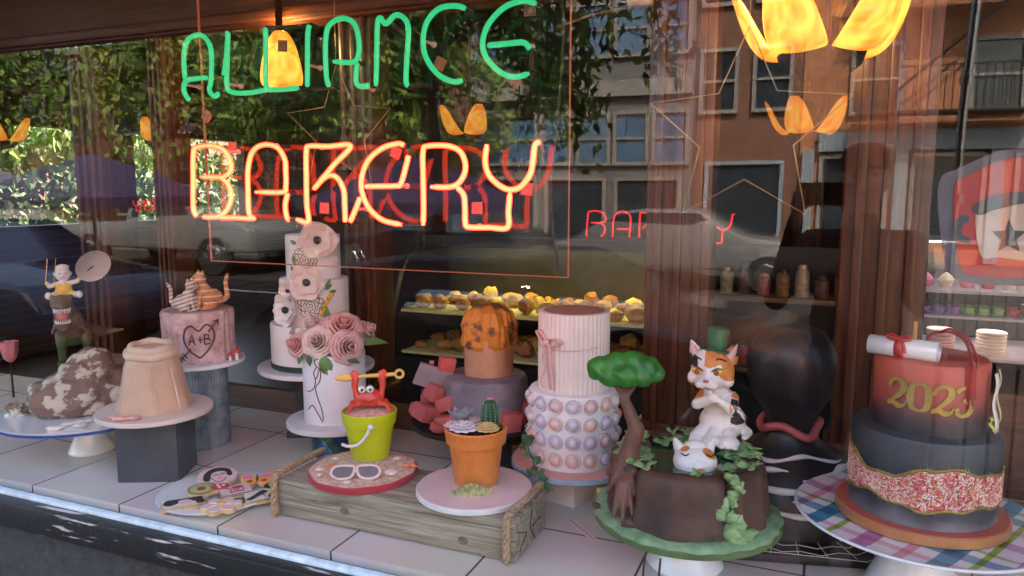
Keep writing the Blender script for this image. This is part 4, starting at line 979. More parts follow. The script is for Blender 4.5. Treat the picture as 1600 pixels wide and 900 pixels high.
for px, py, s in ((28, 648, .03), (70, 650, .02), (60, 638, .018), (175, 655, .016)):
    b = MB(); p = PZ(px, py, dc.z + .127); b.ball((0, 0, s * .5), (s, s * .8, s * .9), 3, nz=.6, seed=px); o = b.obj('sugar_rock', M_rock); o.location = p
    tag(o, '%s loose brown sugar rock on the blue rimmed plate %s' % ({28: 'largest', 70: 'small', 60: 'medium', 175: 'smallest'}[px], {28: 'near its left edge', 70: 'before the mound', 60: 'beside the mound', 175: 'at the right of the mound'}[px]), 'rock', 'loose sugar rocks')
dn = thing('dinosaur_figure', 'brown and green dinosaur figure with open jaws on top of the rocky cake', 'dinosaur', dc + Vector((-.06, 0, .31)), face(dc))
b = MB()   # faces the viewer, head lowered
b.cap((.01, .03, .05), (.0, .0, .09), .045, .042); b.cap((0, 0, .09), (-.012, -.02, .135), .036, .030)
b.ball((-.015, -.035, .150), (.030, .040, .026), 3); b.ball((-.015, -.060, .146), (.024, .03, .020), 2)
b.ball((-.013, -.050, .088), (.021, .036, .009), 2, M=Matrix.Rotation(.45, 4, 'X')); b.cap((-.015, -.02, .125), (-.013, -.03, .102), .022, .018)
for sx in (-1, 1):
    b.cap((.01 + sx * .028, .02, .05), (.012 + sx * .034, .0, .02), .024, .017); b.cap((.012 + sx * .034, 0, .02), (.012 + sx * .036, .012, -.03), .014, .011); b.ball((.012 + sx * .036, -.006, -.038), (.016, .024, .009))
    b.cap((sx * .035, -.01, .075), (sx * .042, -.035, .062), .008, .006); b.ball((sx * .024 - .014, -.035, .170), (.008, .012, .007))
b.cap((.02, .05, .05), (.10, .10, .03), .032, .014); b.cap((.10, .10, .03), (.15, .09, .035), .013, .005)
fused(b, 'body', [mat('dino_brown', (.13, .075, .04), .6, .35, 50, .7, 90), mat('dino_green', (.045, .07, .015), .6, .35, 50, .6, 90)], dn, .0035, lambda c, n: 1 if c.y < .05 and c.z < .035 + .02 * noise.noise(c * 40) else 0, 2)
b = MB(); b.ball((-.013, -.054, .114), (.019, .028, .021), 2); b.obj('mouth', mat('mouth_red', (.42, .13, .12), .35), dn, 60)
b = MB()
for k in range(11):
    a = PI * (k / 10); x, y = -.014 + .021 * math.cos(a), -.060 - .026 * math.sin(a)
    b.tube([(x, y, .138), (x, y, .123)], .0028, 6, rf=lambda q: 1.05 - q); b.tube([(x * .9 - .001, y + .002, .094), (x * .9 - .001, y + .002, .106)], .0024, 6, rf=lambda q: 1.05 - q)
b.obj('tooth', M_ice, dn, 60)
rd = thing('rider_figure', 'small white-haired figure in yellow riding on the dinosaur with arms spread', 'figurine', dc + Vector((-.062, -.006, .475)), face(dc))
b = MB(); b.ball((0, 0, .022), (.024, .018, .024)); b.cap((0, 0, .035), (0, 0, .052), .012, .010); b.ball((0, 0, .070), (.021, .021, .023), 3); b.ball((0, -.021, .068), (.004, .005, .004)); b.ball((-.021, 0, .070), (.004, .005, .006)); b.ball((.021, 0, .07), (.004, .005, .006))
b.cap((.014, 0, .040), (.038, -.004, .046), .008, .007); b.cap((.038, -.004, .046), (.048, -.006, .062), .007, .006); b.cap((-.014, 0, .040), (-.036, -.004, .034), .008, .007); b.cap((-.036, -.004, .034), (-.042, -.006, .044), .007, .006)
for sx in (-1, 1): b.cap((sx * .016, -.004, .010), (sx * .036, -.02, .006), .011, .009); b.ball((sx * .040, -.026, .008), (.010, .012, .012))
fused(b, 'body', [mat('figure_skin', (.70, .58, .52), .5, .05, sss=.1), mat('figure_yellow', (.72, .42, .03), .5, .1)], rd, .0017, lambda c, n: 1 if (c.z < .042 and abs(c.x) < .024) or (abs(c.x) > .038 and c.z > .036 and c.z < .058) else 0, 2)
b = MB()
for i in range(26):
    a = i * 2.4; b.ball((.016 * math.cos(a) * (i / 26) ** .5, .004 + .014 * math.sin(a) * (i / 26) ** .5, .094 - .006 * i / 26), (.005, .005, .006), 1)
b.obj('hair', M_ice, rd, 60)
b = MB()
for sx in (-1, 1): b.ball((sx * .008, -.0195, .073), (.0022, .0016, .0026), 1)
b.obj('eye', M_blackice, rd, 60); b = MB(); b.tube(curve([(-.006, -.0205, .0615), (0, -.022, .0595), (.006, -.0205, .0615)], 4), .0008, 5); b.obj('mouth', M_redice, rd, 60)
pa = thing('parasol', 'tiny cream paper parasol held out by the white-haired rider figure', 'parasol', dc + Vector((-.062, -.006, .475)), face(dc))
ax = Vector((.048, -.006, .062)); tip = Vector((.082, -.030, .092)); d = (tip - ax).normalized()
b = MB(); b.tube([ax, tip], .0014, 6); b.obj('handle', M_bronze, pa)
Mr = Vector((.35, -.80, -.35)).normalized().to_track_quat('Z', 'Y').to_matrix().to_4x4()
b = MB(); b.lathe([(.052, .0), (.035, -.008), (.016, -.013), (.001, -.015), (.001, -.0135), (.016, -.0115), (.035, -.0065), (.052, .0012)], 40, c=tip + Vector((0, 0, .0)), M=Mr, cap=(0, 0)); b.obj('canopy', mat('parasol_paper', (.55, .45, .40), .6, .06), pa, 30)
t = thing('wooden_sticks', 'two thin upright sticks with reins beside the rider figure', 'stick', dc + Vector((-.062, -.006, .475)), face(dc))
b = MB(); b.tube([(-.046, -.008, .040), (-.036, -.008, .118)], .0013, 6); b.tube([(-.026, -.006, .032), (-.014, -.006, .118)], .0008, 6); b.obj('stick', M_gold, t)

# --- plain beige draped cake (generic) on charcoal block -----------------------
gb = Vector((-1.705, .235, FZ))
t = thing('display_block', 'tall charcoal block stand under the beige draped cake', 'block', gb)
b = MB(); b.box((0, 0, .089), (.165, .14, .178), rz=R(25), bev=.003); b.obj('block', M_darkblock, t)
gz = gb + Vector((0, 0, .179))
o = thing('cake_board', 'round pale peach board on top of the charcoal block', 'cake board', gz); board(o, 'board', .152, 0, .013, mat('board_peach', (.66, .54, .48), .5, .05))
M_robe = mat('robe_fondant', (.56, .37, .26), .6, .10, 10, .3, 50, sss=.1); M_robe2 = mat('robe_fondant_pale', (.64, .47, .36), .6, .08, 10, .3, 50)
dr = thing('draped_cake', 'plain tapered beige fondant cake with soft folds and pale collar bands', 'cake', gz + Vector((.0, 0, .0135)), face(gb))
b = MB(); prof = [(.098, 0), (.096, .004), (.090, .03), (.082, .07), (.073, .12), (.062, .155), (.050, .172), (.02, .178), (.001, .179)]
b.lathe(prof, 120, sy=.88, fn=lambda a, r, z: r * (1 + (.045 * max(0, 1 - z / .15)) * math.sin(7 * a + .6 * math.sin(2 * a) + z * 14) + .006 * math.sin(15 * a))); b.obj('fondant', M_robe, dr, 60)
for z, r, w in ((.158, .060, .012), (.173, .050, .011)):
    b = MB(); P = [(r * math.cos(a) * 1.0, r * .88 * math.sin(a), z + .006 * math.sin(a * 1) + .002 * math.sin(5 * a)) for a in [2 * PI * k / 60 for k in range(60)]]; b.tube(P, w, 12, closed=True); b.obj('collar', M_robe2, dr, 60)
b = MB(); b.tube(curve([(-.005, -.078, .135), (-.006, -.080, .09), (.002, -.085, .05), (0, -.091, .006)], 6), .0016, 6); b.tube(curve([(.045, -.064, .12), (.055, -.068, .06), (.062, -.072, .006)], 6), .0030, 8); b.obj('seam', M_robe2, dr, 60)
b = MB(); P = curve([(-.10, -.09, .002), (-.085, -.105, .004), (-.065, -.10, .003), (-.05, -.112, .004), (-.04, -.10, .003)], 6)
b.tube(P, .006, 8); b.tube(curve([(-.115, -.075, .002), (-.09, -.082, .004), (-.06, -.085, .003)], 6), .005, 8)
o = b.obj('icing_ribbon', mat('coral_icing', (.68, .34, .28), .5, .3, 80), None, 60); o.location = gz + Vector((0, 0, .0165)); o.rotation_euler.z = face(gb)
tag(o, 'curl of coral icing on the pale peach board', 'icing')

# --- stump cake with cats -----------------------------------------------------
sc0 = Vector((-1.785, .481, FZ))
t = thing('metal_drum', 'tall grey corrugated metal cylinder stand', 'stand', sc0)
b = MB(); b.lathe([(.082, 0), (.082, .262)], 240, fn=lambda a, r, z: r * (1 + .014 * math.sin(60 * a))); b.obj('drum', mat('galvanised', (.22, .25, .29), .45, .35, 25, metal=.6), t)
sz = sc0 + Vector((0, 0, .263))
o = thing('cake_board', 'round white board on the corrugated metal cylinder', 'cake board', sz); board(o, 'board', .138, 0, .012, M_whiteb)
M_bark = mat('pink_bark', (.36, .17, .16), .7, c2=(.62, .44, .42), scale=26, bump=.6, bscale=60)
st = thing('stump_cake', 'pale pink tree stump cake carved with a heart, initials and arrow', 'cake', sz + Vector((0, .005, .0125)), face(sc0)); st.scale = (.92, .92, .97)
b = MB(); b.lathe([(.118, 0), (.115, .01), (.112, .08), (.114, .152), (.108, .160), (.09, .158), (.001, .156)], 200, fn=lambda a, r, z: r * (1 + (.06 * (abs(math.sin(13 * a + 2 * noise.noise(Vector((math.cos(a) * 3, math.sin(a) * 3, z * 14))))) - .5) if r > .1 and not (-2.25 < (a if a < PI else a - 2 * PI) < -.95) else 0))); b.obj('stump', M_bark, st, 60)
def wrapc(pts, r, off=.001, c=(0, 0)): # (arc length along front, height) -> on cylinder facing -Y
    return [(c[0] + (r + off) * math.sin(u / r), c[1] - (r + off) * math.cos(u / r), z) for u, z in pts]
b = MB()
heart = [(0, .02), (-.03, .045), (-.047, .08), (-.040, .112), (-.022, .122), (0, .106), (.022, .124), (.042, .112), (.048, .08), (.028, .045), (0, .02)]
b.tube(curve(wrapc(heart, .1145), 5), .0028, 8)
for s in ([(-.032, .062), (-.022, .096), (-.012, .062)], [(-.028, .074), (-.016, .074)], [(-.003, .078), (.009, .078)], [(.003, .068), (.003, .088)], [(.016, .062), (.016, .094)], [(.016, .094), (.030, .091), (.030, .081), (.017, .079)], [(.017, .079), (.034, .076), (.033, .064), (.016, .062)]): 
    b.tube(wrapc(s, .1145), .0023, 7)
for s in ([(.028, .10), (.062, .134)], [(.046, .132), (.064, .136), (.062, .118)], [(-.026, .05), (-.060, .016)], [(-.060, .028), (-.046, .014)], [(-.052, .036), (-.038, .022)], [(-.066, .022), (-.054, .008)]): b.tube(wrapc(s, .1145), .0024, 7)
b.obj('carving', mat('carved_brown', (.10, .035, .03), .6), st, 60)
for x, y, s, lb in ((.060, -.112, 1.0, 'larger'), (.040, -.118, .7, 'smaller')):
    p = st.location + Matrix.Rotation(face(sc0), 3, 'Z') @ Vector((x + .045, y + .03, 0))
    t = thing('toadstool', '%s red sugar toadstool at the foot of the stump cake' % lb, 'mushroom', p, 0, 'toadstools by the stump')
    b = MB(); b.lathe([(.006 * s, 0), (.005 * s, .02 * s), (.006 * s, .026 * s)], 12); b.obj('stem', M_ice, t)
    b = MB(); b.lathe([(.004 * s, .024 * s), (.014 * s, .024 * s), (.012 * s, .032 * s), (.001, .037 * s)], 18); cp = b.obj('mushroom_cap', M_redice, t)
def cat(name, label, loc, rz, mats, paint, s=1, tailup=True, lean=0):
    t = thing(name, label, 'cat', loc, rz); b = MB()
    b.ball((0, .008, .022), (.020, .026, .023), 2); b.ball((0, -.006, .038), (.015, .016, .020), 2); b.cap((0, -.008, .045), (0, -.012, .058), .011, .011)
    b.ball((0, -.015, .066), (.0155, .0145, .0135), 3); b.ball((0, -.028, .062), (.007, .006, .005))
    for sx in (-1, 1):
        b.cap((sx * .008, -.018, .035), (sx * .008, -.022, .004), .006, .0045); b.ball((sx * .008, -.026, .004), (.005, .007, .004)); b.ball((sx * .018, .0, .012), (.009, .017, .012)); b.ball((sx * .018, -.014, .004), (.006, .009, .004))
        b.tube([(sx * .0095, -.012, .074), (sx * .0115, -.011, .087)], .0065, 8, rf=lambda q: 1.05 - q)
    if tailup: b.cap((0, .030, .012), (.006, .042, .024), .006, .006); b.cap((.006, .042, .024), (.004, .040, .056), .006, .005); b.cap((.004, .040, .056), (.0, .046, .070), .005, .004)
    fused(b, 'body', mats, t, .0016, paint, 2)
    for sx in (-1, 1): b = MB(); b.ball((sx * .0062, -.0275, .069), (.0022, .0014, .0024), 1); b.obj('eye', M_blackice, t, 60)
    b = MB(); b.ball((0, -.0335, .0635), (.0018, .0012, .0014), 1); b.obj('nose', M_pice, t, 60)
    t.scale = (s, s, s); return t
C_or = mat('cat_orange', (.55, .20, .06), .6, .2, 60); C_cr = mat('cat_cream', (.66, .52, .42), .6, .1, 60); C_gr = mat('cat_grey', (.20, .16, .14), .6, .2, 60); C_wh = mat('cat_white', (.74, .70, .68), .5, .04, 20, .2, 60, sss=.1); C_bl = mat('cat_black', (.03, .022, .02), .5, .2, 60)
top = st.location + Vector((0, 0, .152)); fr = face(sc0)
cat('cat_figure', 'cream and grey striped sugar cat cuddling on the stump, the left one', top + Matrix.Rotation(fr, 3, 'Z') @ Vector((-.030, -.02, 0)), fr + R(65), [C_cr, C_gr], lambda c, n: 1 if math.sin(c.z * 620 + c.y * 200) > .45 else 0, 1.2)
cat('cat_figure', 'orange and white sugar cat leaning over its friend on the stump', top + Matrix.Rotation(fr, 3, 'Z') @ Vector((.030, .004, 0)), fr - R(70), [C_or, C_cr], lambda c, n: 1 if c.y < -.024 and c.z < .066 or math.sin(c.z * 500) > .8 else 0, 1.45)

# --- three tier white cake with anemones ---------------------------------------
tc_ = Vector((PY(495, 560, .70).x, .70, FZ))
t = thing('display_block', 'tall black stand behind, under the three tier white cake', 'block', tc_)
b = MB(); b.box((-.03, 0, .11), (.075, .10, .22), rz=.4, bev=.003); b.box((-.03, 0, .012), (.13, .13, .024), rz=.4, bev=.003); b.obj('stand', M_darkblock, t)
z0 = tc_ + Vector((0, 0, .222))
o = thing('cake_board', 'large white round board under the three tier white cake', 'cake board', z0); board(o, 'board', .185, 0, .014, M_whiteb)
tt = thing('tiered_cake', 'three tier white wedding cake with anemones and line-drawn peonies', 'cake', z0 + Vector((0, 0, .0145)), face(tc_))
def tier(parent, name, r, z, h, m, c=(0, 0, 0), e=.005, n=72, fn=None):
    b = MB(); b.lathe([(r, z), (r, z + h - e), (r - e * .35, z + h - e * .3), (r - e, z + h), (.001, z + h + .0004)], n, c=c, fn=fn); return b.obj(name, m, parent)
tier(tt, 'bottom_tier', .141, 0, .142, M_fond); tier(tt, 'middle_tier', .108, .1425, .140, M_fond); tier(tt, 'top_tier', .085, .283, .138, M_fond)
b = MB(); b.lathe([(.1425, 0), (.143, .002), (.143, .016), (.1425, .018)], 72, cap=(0, 0)); b.obj('ribbon', mat('dark_green_ribbon', (.015, .045, .035), .5), tt)
def petal_disc(b, c, d, r, n, cup, ruff=.1, seed=0, wid=1.0):
    """broad overlapping petals round the axis d"""
    Mx = Vector(d).normalized().to_track_quat('Z', 'Y').to_matrix(); r_ = random.Random(seed)
    for k in range(n):
        a0 = 2 * PI * k / n + seed; q = r * r_.uniform(.9, 1.1); ph = r_.uniform(0, 6)
        def f(u, v):
            a = (u - .5) * 2; w = wid * q * .62 * math.sin(PI * min(1, .15 + .72 * v)) ; x = q * v * (1 - .14 * a * a)
            zz = cup * q * (v * v * .9 + .25 * a * a * v) + ruff * q * .35 * math.sin(a * 6 + ph) * v * v + (k % 2) * r * .03
            p = Vector((x * math.cos(a0) - a * w * math.sin(a0), x * math.sin(a0) + a * w * math.cos(a0), zz)); return Vector(c) + Mx @ p
        b.grid(f, 8, 8)
M_anem = mat('anemone_petal', (.74, .62, .56), .55, .06, 40, .2, 60, sss=.15); M_anemw = mat('anemone_white', (.76, .72, .70), .55, .05, 40, .2, 60, sss=.15)
def anemone(parent, u, z, R0, r, m, seed, cup=.35):
    c = Vector(wrapc([(u, z)], R0, .006)[0]); d = Vector((math.sin(u / R0), -math.cos(u / R0), .15))
    b = MB(); petal_disc(b, c + d * .0, d, r, 6, cup, .15, seed, 1.15); petal_disc(b, c + d * .004, d, r * .72, 5, cup * 1.2, .15, seed + 1, 1.1)
    f = b.obj('anemone', m, parent, 60, solid=.0012)
    b = MB(); b.ball(c + d.normalized() * .012, r * .22, 2, nz=.2, ns=30); b.obj('anemone_centre', M_blackice, f, 60)
anemone(tt, .012, .405, .085, .060, M_anem, 1, .25); anemone(tt, -.020, .278, .108, .056, M_anem, 2); anemone(tt, -.085, .190, .108, .052, M_anemw, 3)
anemone(tt, -.075, .250, .106, .030, M_anem, 4, .6)
def line_peony(u0, z0_, R0, s, seed):
    b = MB(); r_ = random.Random(seed)
    for l in range(5):
        n = 3 + l * 2; q = s * (l + .6) / 5
        for k in range(n):
            a0 = 2 * PI * k / n + l * .7; pts = []
            for j in range(5):
                a = a0 + (j / 4 - .5) * 2 * PI / n * 1.15; rr_ = q * (1 + .22 * math.sin(PI * j / 4)) * (.8 + .2 * r_.random()); pts.append((u0 + rr_ * math.cos(a), z0_ + rr_ * math.sin(a)))
            b.tube(curve(wrapc(pts, R0, .0012), 3), .0011, 5)
    b.obj('drawn_peony', mat('ink_line', (.06, .035, .035), .5), tt, 60)
line_peony(-.028, .345, .085, .040, 5); line_peony(-.012, .205, .108, .040, 6)
b = MB()
for u, z, R0, du, dz, L in ((-.058, .33, .085, -.3, 1, .035), (-.06, .305, .085, -.6, .7, .03), (.045, .375, .085, .5, .8, .03), (.03, .255, .108, .8, .4, .03), (.045, .245, .108, .9, .1, .028), (.035, .262, .108, .5, .8, .03), (-.115, .24, .108, -.5, .8, .035), (-.05, .395, .085, -.8, .3, .03)):
    p = Vector(wrapc([(u, z)], R0, .003)[0]); q = Vector(wrapc([(u + du * .02, z + dz * .02)], R0, .004)[0]); leafshape(b, p, q - p, p - Vector((0, 0, p.z)), L, .013)
b.obj('leaf', M_greenleaf, tt, 60, solid=.001)
b = MB()
for u, z in ((.028, .205), (.036, .215), (.044, .228), (.030, .192), (.020, .180), (.050, .236)): p = wrapc([(u, z)], .108, .003)[0]; b.ball(p, (.009, .005, .007), 2, nz=.3)
b.obj('small_blossom', mat('yellow_blossom', (.72, .45, .06), .6), tt, 60)
b = MB(); b.box(wrapc([(-.055, .132)], .12, .02)[0], (.026, .003, .03), M=Matrix.Rotation(.5, 4, 'Y')); b.obj('tag', mat('grey_tag', (.35, .32, .32), .5), tt)

# --- white cake with line face and roses ----------------------------------------
rc = Vector((-1.345, .576, FZ))
t = thing('display_cylinder', 'short blue and green plaid cylinder stand', 'stand', rc)
b = MB(); b.lathe([(.074, 0), (.074, .092)], 60); b.obj('cylinder', plaid('blue_plaid', [(0, (.02, .14, .42)), (.38, (.10, .38, .60)), (.5, (.62, .70, .75)), (.56, (.12, .34, .10)), (.85, (.05, .10, .25))], .07, axes='XZ'), t)
z0 = rc + Vector((0, 0, .0925))
o = thing('cake_board', 'round white board under the rose-topped cake', 'cake board', z0); board(o, 'board', .146, 0, .016, M_whiteb)
rc2 = thing('rose_cake', 'tall white cake with a face drawn in one dark line', 'cake', z0 + Vector((0, 0, .0165)), face(rc))
tier(rc2, 'tier', .093, 0, .208, M_fondc)
b = MB()
for s in ([(-.092, .10), (-.075, .104), (-.062, .118), (-.058, .140), (-.063, .158), (-.052, .176), (-.040, .165), (-.044, .135), (-.058, .115), (-.052, .085), (-.040, .05), (-.036, .018)], [(-.09, .046), (-.072, .060), (-.055, .040), (-.038, .012)], [(-.058, .14), (-.050, .152), (-.046, .17)], [(-.052, .176), (-.060, .195), (-.048, .200)]):
    b.tube(curve(wrapc(s, .093, .0008), 6), .0015, 6)
b.obj('line_drawing', mat('plum_line', (.10, .04, .06), .5), rc2, 60)
M_rose = mat('rose_pink', (.72, .36, .33), .5, c2=(.78, .52, .48), scale=30, sss=.15); M_peony = mat('peony_blush', (.76, .56, .52), .5, c2=(.80, .66, .60), scale=30, sss=.15); M_mauve = mat('rose_mauve', (.62, .36, .38), .5, c2=(.70, .48, .48), scale=30, sss=.15)
def rose(parent, c, d, r, m, seed, name='rose', openn=.8):
    Mx = Vector(d).normalized().to_track_quat('Z', 'Y').to_matrix(); r_ = random.Random(seed); b = MB()
    L = 6
    for l in range(L):
        t_ = (l + .5) / L; n = 3 + l; rad = r * (.10 + .62 * t_); h = r * (1.25 - .55 * t_)
        for k in range(n):
            a0 = 2 * PI * k / n + l * 1.1 + r_.uniform(-.2, .2); wa = 2 * PI / n * .78; ph = r_.uniform(0, 6)
            def f(u, v):
                a = (u - .5) * 2; ang = a0 + a * wa
                q = rad * (.35 + .65 * v ** .6) + openn * r * .42 * t_ * v ** 3 * (1 - .3 * a * a) + r * .03 * math.sin(a * 5 + ph) * v * v
                z = h * v * (1 - .16 * a * a) - r * .35 * t_ * v ** 4 - r * .25 * t_
                return Vector(c) + Mx @ Vector((q * math.cos(ang), q * math.sin(ang), z))
            b.grid(f, 7, 7)
    return b.obj(name, m, parent, 60, solid=.0008)
bq = thing('rose_bouquet', 'cluster of pink roses and peonies with green leaves on top of the white cake', 'flowers', z0 + Vector((0, 0, .238)), face(rc)); bq.scale = (1.1, 1.1, 1.1)
rose(bq, (.025, -.02, .045), (.1, -.7, .7), .058, M_rose, 1); rose(bq, (-.038, -.055, .022), (-.2, -.9, .35), .052, M_peony, 2, 'peony', .5); rose(bq, (.032, -.065, .008), (.3, -.9, .2), .050, M_mauve, 3)
rose(bq, (-.088, -.03, .012), (-.7, -.6, .35), .038, M_rose, 4); rose(bq, (-.052, .0, .055), (-.4, -.4, .9), .036, M_peony, 5, 'peony', .4); rose(bq, (.075, .0, .03), (.7, -.4, .5), .042, M_mauve, 6); rose(bq, (.0, .04, .02), (0, .5, .8), .04, M_peony, 7, 'peony')
for p, d, n, L, W in (((.07, -.04, .012), (1, -.2, .15), (0, -.5, 1), .075, .038), ((-.02, -.075, -.01), (-.05, -.25, -1), (0, -1, .2), .055, .04), ((-.03, -.08, -.01), (.35, -.2, -1), (0, -1, .2), .06, .036), ((-.012, .0, .05), (-.05, .2, 1), (0, -1, 0), .065, .018), ((-.085, -.05, -.008), (-.2, -.3, -.8), (0, -1, .2), .028, .016), ((-.065, -.07, -.008), (.1, -.3, -.8), (0, -1, .2), .03, .016), ((.03, -.09, -.015), (.9, -.2, -.3), (0, -.8, .5), .04, .02), ((.085, -.02, .03), (.8, 0, .8), (0, -1, 0), .04, .02)):
    b = MB(); leafshape(b, p, d, n, L, W); b.obj('leaf', M_greenleaf if L > .05 else M_greenleaf2, bq, 60, solid=.001)

# --- red rubble cake (generic) on dark plate ------------------------------------
wc = Vector((PY(740, 655, .64).x, .64, FZ)); wz = PY(740, 655, .64).z
t = thing('cake_stand', 'black stand with dark round plate behind the flowerpot cake', 'cake stand', wc)
hz = wz - FZ
b = MB(); b.box((.04, 0, (hz - .01) / 2), (.14, .12, hz - .01), rz=.3, bev=.004); b.obj('block', M_black, t); board(t, 'plate', .182, hz - .010, .012, M_black)
wt = Vector((wc.x, wc.y, FZ + hz + .003)); fr = face(wc); FR = Matrix.Rotation(fr, 3, 'Z')
M_rubble = mat('red_rubble', (.38, .075, .07), .7, c2=(.50, .13, .12), scale=14, bump=.6, bscale=60); M_slab = mat('grey_slab', (.30, .24, .26), .7, .15, 20, .4)
M_skin2 = mat('tan_fondant', (.42, .20, .12), .6, c2=(.55, .28, .17), scale=14, bump=.4, bscale=50); M_or2 = mat('orange_fondant', (.16, .06, .03), .6, c2=(.66, .24, .03), scale=22, thresh=(.42, .52), bump=.6); M_gr2 = mat('grey_fondant', (.17, .15, .18), .6, .25, 20, .4)
w = thing('layered_cake', 'tall plain cake in grey, orange and tan fondant layers rising from red rubble', 'cake', wt, fr)
tier(w, 'grey_tier', .122, 0, .135, M_gr2, c=(.035, 0, 0), e=.02, fn=lambda a, r, z: r * (1 + .03 * math.sin(5 * a)))
tier(w, 'tan_tier', .070, .1355, .12, M_skin2, c=(.045, 0, 0), e=.015, fn=lambda a, r, z: r * (1 + .02 * math.sin(4 * a)))
b = MB(); rr = random.Random(3)
b.lathe([(.072, .215), (.078, .225), (.076, .28), (.060, .318), (.03, .335), (.001, .338)], 60, c=(.045, 0, 0), fn=lambda a, r, z: r * (1 + .10 * math.sin(5 * a + z * 30) + .06 * math.sin(11 * a + z * 50) + .03 * math.sin(23 * a))); b.obj('orange_tier', M_or2, w)
rub = [(-.125, -.045, .03, .052, .035, .026, .35), (-.06, -.105, .022, .05, .03, .024, -.2), (-.09, .0, .075, .055, .035, .028, .3), (.10, -.11, .022, .034, .03, .034, .1), (-.01, -.14, .016, .03, .02, .018, .5), (-.12, .05, .04, .04, .04, .035, 0), (.15, -.03, .03, .032, .04, .04, .2), (-.07, -.05, .055, .04, .03, .024, -.4), (-.155, .02, .02, .03, .03, .02, .3), (.05, -.15, .014, .02, .018, .014, .3), (-.1, -.12, .012, .02, .018, .014, .3)]
for i, (x, y, z, a, b_, c_, rt_) in enumerate(rub):
    b = MB(); b.box((0, 0, 0), (a * 1.7, b_ * 1.7, c_ * 1.7), bev=.006)
    o = b.obj('rubble_chunk', M_rubble, None, 40); o.location = wt + FR @ Vector((x, y, z)); o.rotation_euler = (rt_ * .5, rt_, fr + rt_ * 2)
    tag(o, ('large red sugar brick at the upper left of the rubble heap', 'long red sugar brick low at the left front of the rubble heap', 'red sugar brick wedged highest against the grey tier', 'red sugar brick at the right front of the grey tier', 'small red brick piece at the front centre just behind the flowerpot', 'red sugar brick at the far back left of the dark plate', 'tall red chunk at the right edge of the grey tier', 'small red brick lying on top of the two large left bricks', 'red brick piece nearest the left rim of the dark plate', 'tiny red fragment at the right front rim of the dark plate', 'tiny red fragment at the left front rim of the dark plate')[i], 'rubble', 'red rubble on the dark plate')
b = MB(); b.box((0, 0, 0), (.10, .012, .07), bev=.002); o = b.obj('slab', M_slab, None); o.location = wt + FR @ Vector((-.115, -.01, .125)); o.rotation_euler = (.3, .35, fr + .15)
tag(o, 'flat grey slab leaning at the left of the rubble heap', 'slab')
b = MB(); b.box((0, 0, 0), (.045, .03, .038), bev=.002); o = b.obj('brick', mat('bright_red_brick', (.55, .09, .08), .6, .1, 20, .3), None); o.location = wt + FR @ Vector((-.075, -.01, .165)); o.rotation_euler = (.1, .15, fr + .3)
tag(o, 'bright red sugar brick on top of the grey slab', 'brick')
b = MB(); b.box((0, 0, 0), (.013, .011, .010), bev=.001); o = b.obj('brick', MATS['bright_red_brick'], None); o.location = wt + FR @ Vector((-.118, -.01, .17)); o.rotation_euler = (0, .1, fr)
tag(o, 'tiny pink-red brick piece on the upper left edge of the slab', 'brick')

# --- bubble cake with fluted tier ------------------------------------------------
bx = Vector((PY(892, 715, .52).x, .535, FZ))
t = thing('display_block', 'pale grey square block under the bubble cake', 'block', (-.598, .53, FZ))
b = MB(); b.box((0, 0, .0445), (.135, .12, .089), rz=R(-12), bev=.002); b.obj('block', mat('pale_block', (.55, .55, .57), .5, .06, 8), t)
z0 = bx + Vector((0, 0, .0895))
M_bluer = mat('blue_edge', (.26, .38, .50), .4, .1)
o = thing('cake_board', 'round pink board with pale blue edge under the bubble cake', 'cake board', z0); board(o, 'board', .160, 0, .014, M_bluer)
b = MB(); b.lathe([(.001, .0144), (.157, .0144), (.156, .0155), (.001, .0155)], 72); b.obj('icing', mat('salmon_icing', (.66, .36, .32), .45, .08, 10), o)
pk = thing('bubble_cake', 'two tier pale cake, fluted above and covered in pastel bubbles below', 'cake', z0 + Vector((0, 0, .016)), face(bx))
M_pinkf = mat('pale_pink_fondant', (.76, .67, .63), .45, .05, 8, .1, 60, sss=.15)
tier(pk, 'bubble_tier', .114, 0, .190, M_fondc, e=.008)
tier(pk, 'fluted_tier', .0885, .1905, .198, M_pinkf, e=.003, n=352, fn=lambda a, r, z: r * (1 + (.032 * abs(math.sin(22 * a)) ** .6 if r > .08 else 0)))
b = MB(); b.lathe([(.001, .3888), (.078, .3888), (.078, .3895), (.001, .3895)], 48); b.obj('top_icing', mat('rose_beige', (.42, .22, .18), .6, .1, 12), pk)
BC = [mat('bubble_%s' % n, c, .28, .05, 8, coat=.35) for n, c in (('lilac', (.58, .54, .64)), ('blush', (.70, .52, .49)), ('peach', (.70, .40, .28)), ('pearl', (.66, .60, .58)), ('rose', (.64, .47, .50)))]
bub = {}
for i, m in enumerate(BC):
    b = MB(); b.ball((0, 0, 0), (.0145, .0145, .0115), 3)
    b.lathe([(.0150, -.002), (.0175, .001), (.0192, .0015), (.0205, -.001), (.0205, -.003)], 28, cap=(0, 0)); bub[i] = b.obj('bubble', m, None, 60, link=False)
pat = [[0, 4, 1, 3, 3, 0, 3], [0, 1, 0, 0, 2, 0, 3], [0, 0, 4, 4, 0, 0, 2], [1, 1, 0, 2, 0, 2, 0]]
for r_i in range(4):
    for k in range(16):
        a = 2 * PI * k / 16; idx = pat[r_i][k % 7]
        o = bub[idx].copy(); col.objects.link(o); o.parent = pk
        n = Vector((math.sin(a), -math.cos(a), 0)); z = .028 + (3 - r_i) * .0455
        o.location = n * .1145 + Vector((0, 0, z)); o.rotation_euler = n.to_track_quat('Z', 'Y').to_euler()
b = MB(); rr = []
b.tube(curve(wrapc([(-.13, .305), (-.09, .302), (-.05, .300), (0, .302), (.05, .306), (.12, .308)], .0905, .001), 6), .0016, 6)
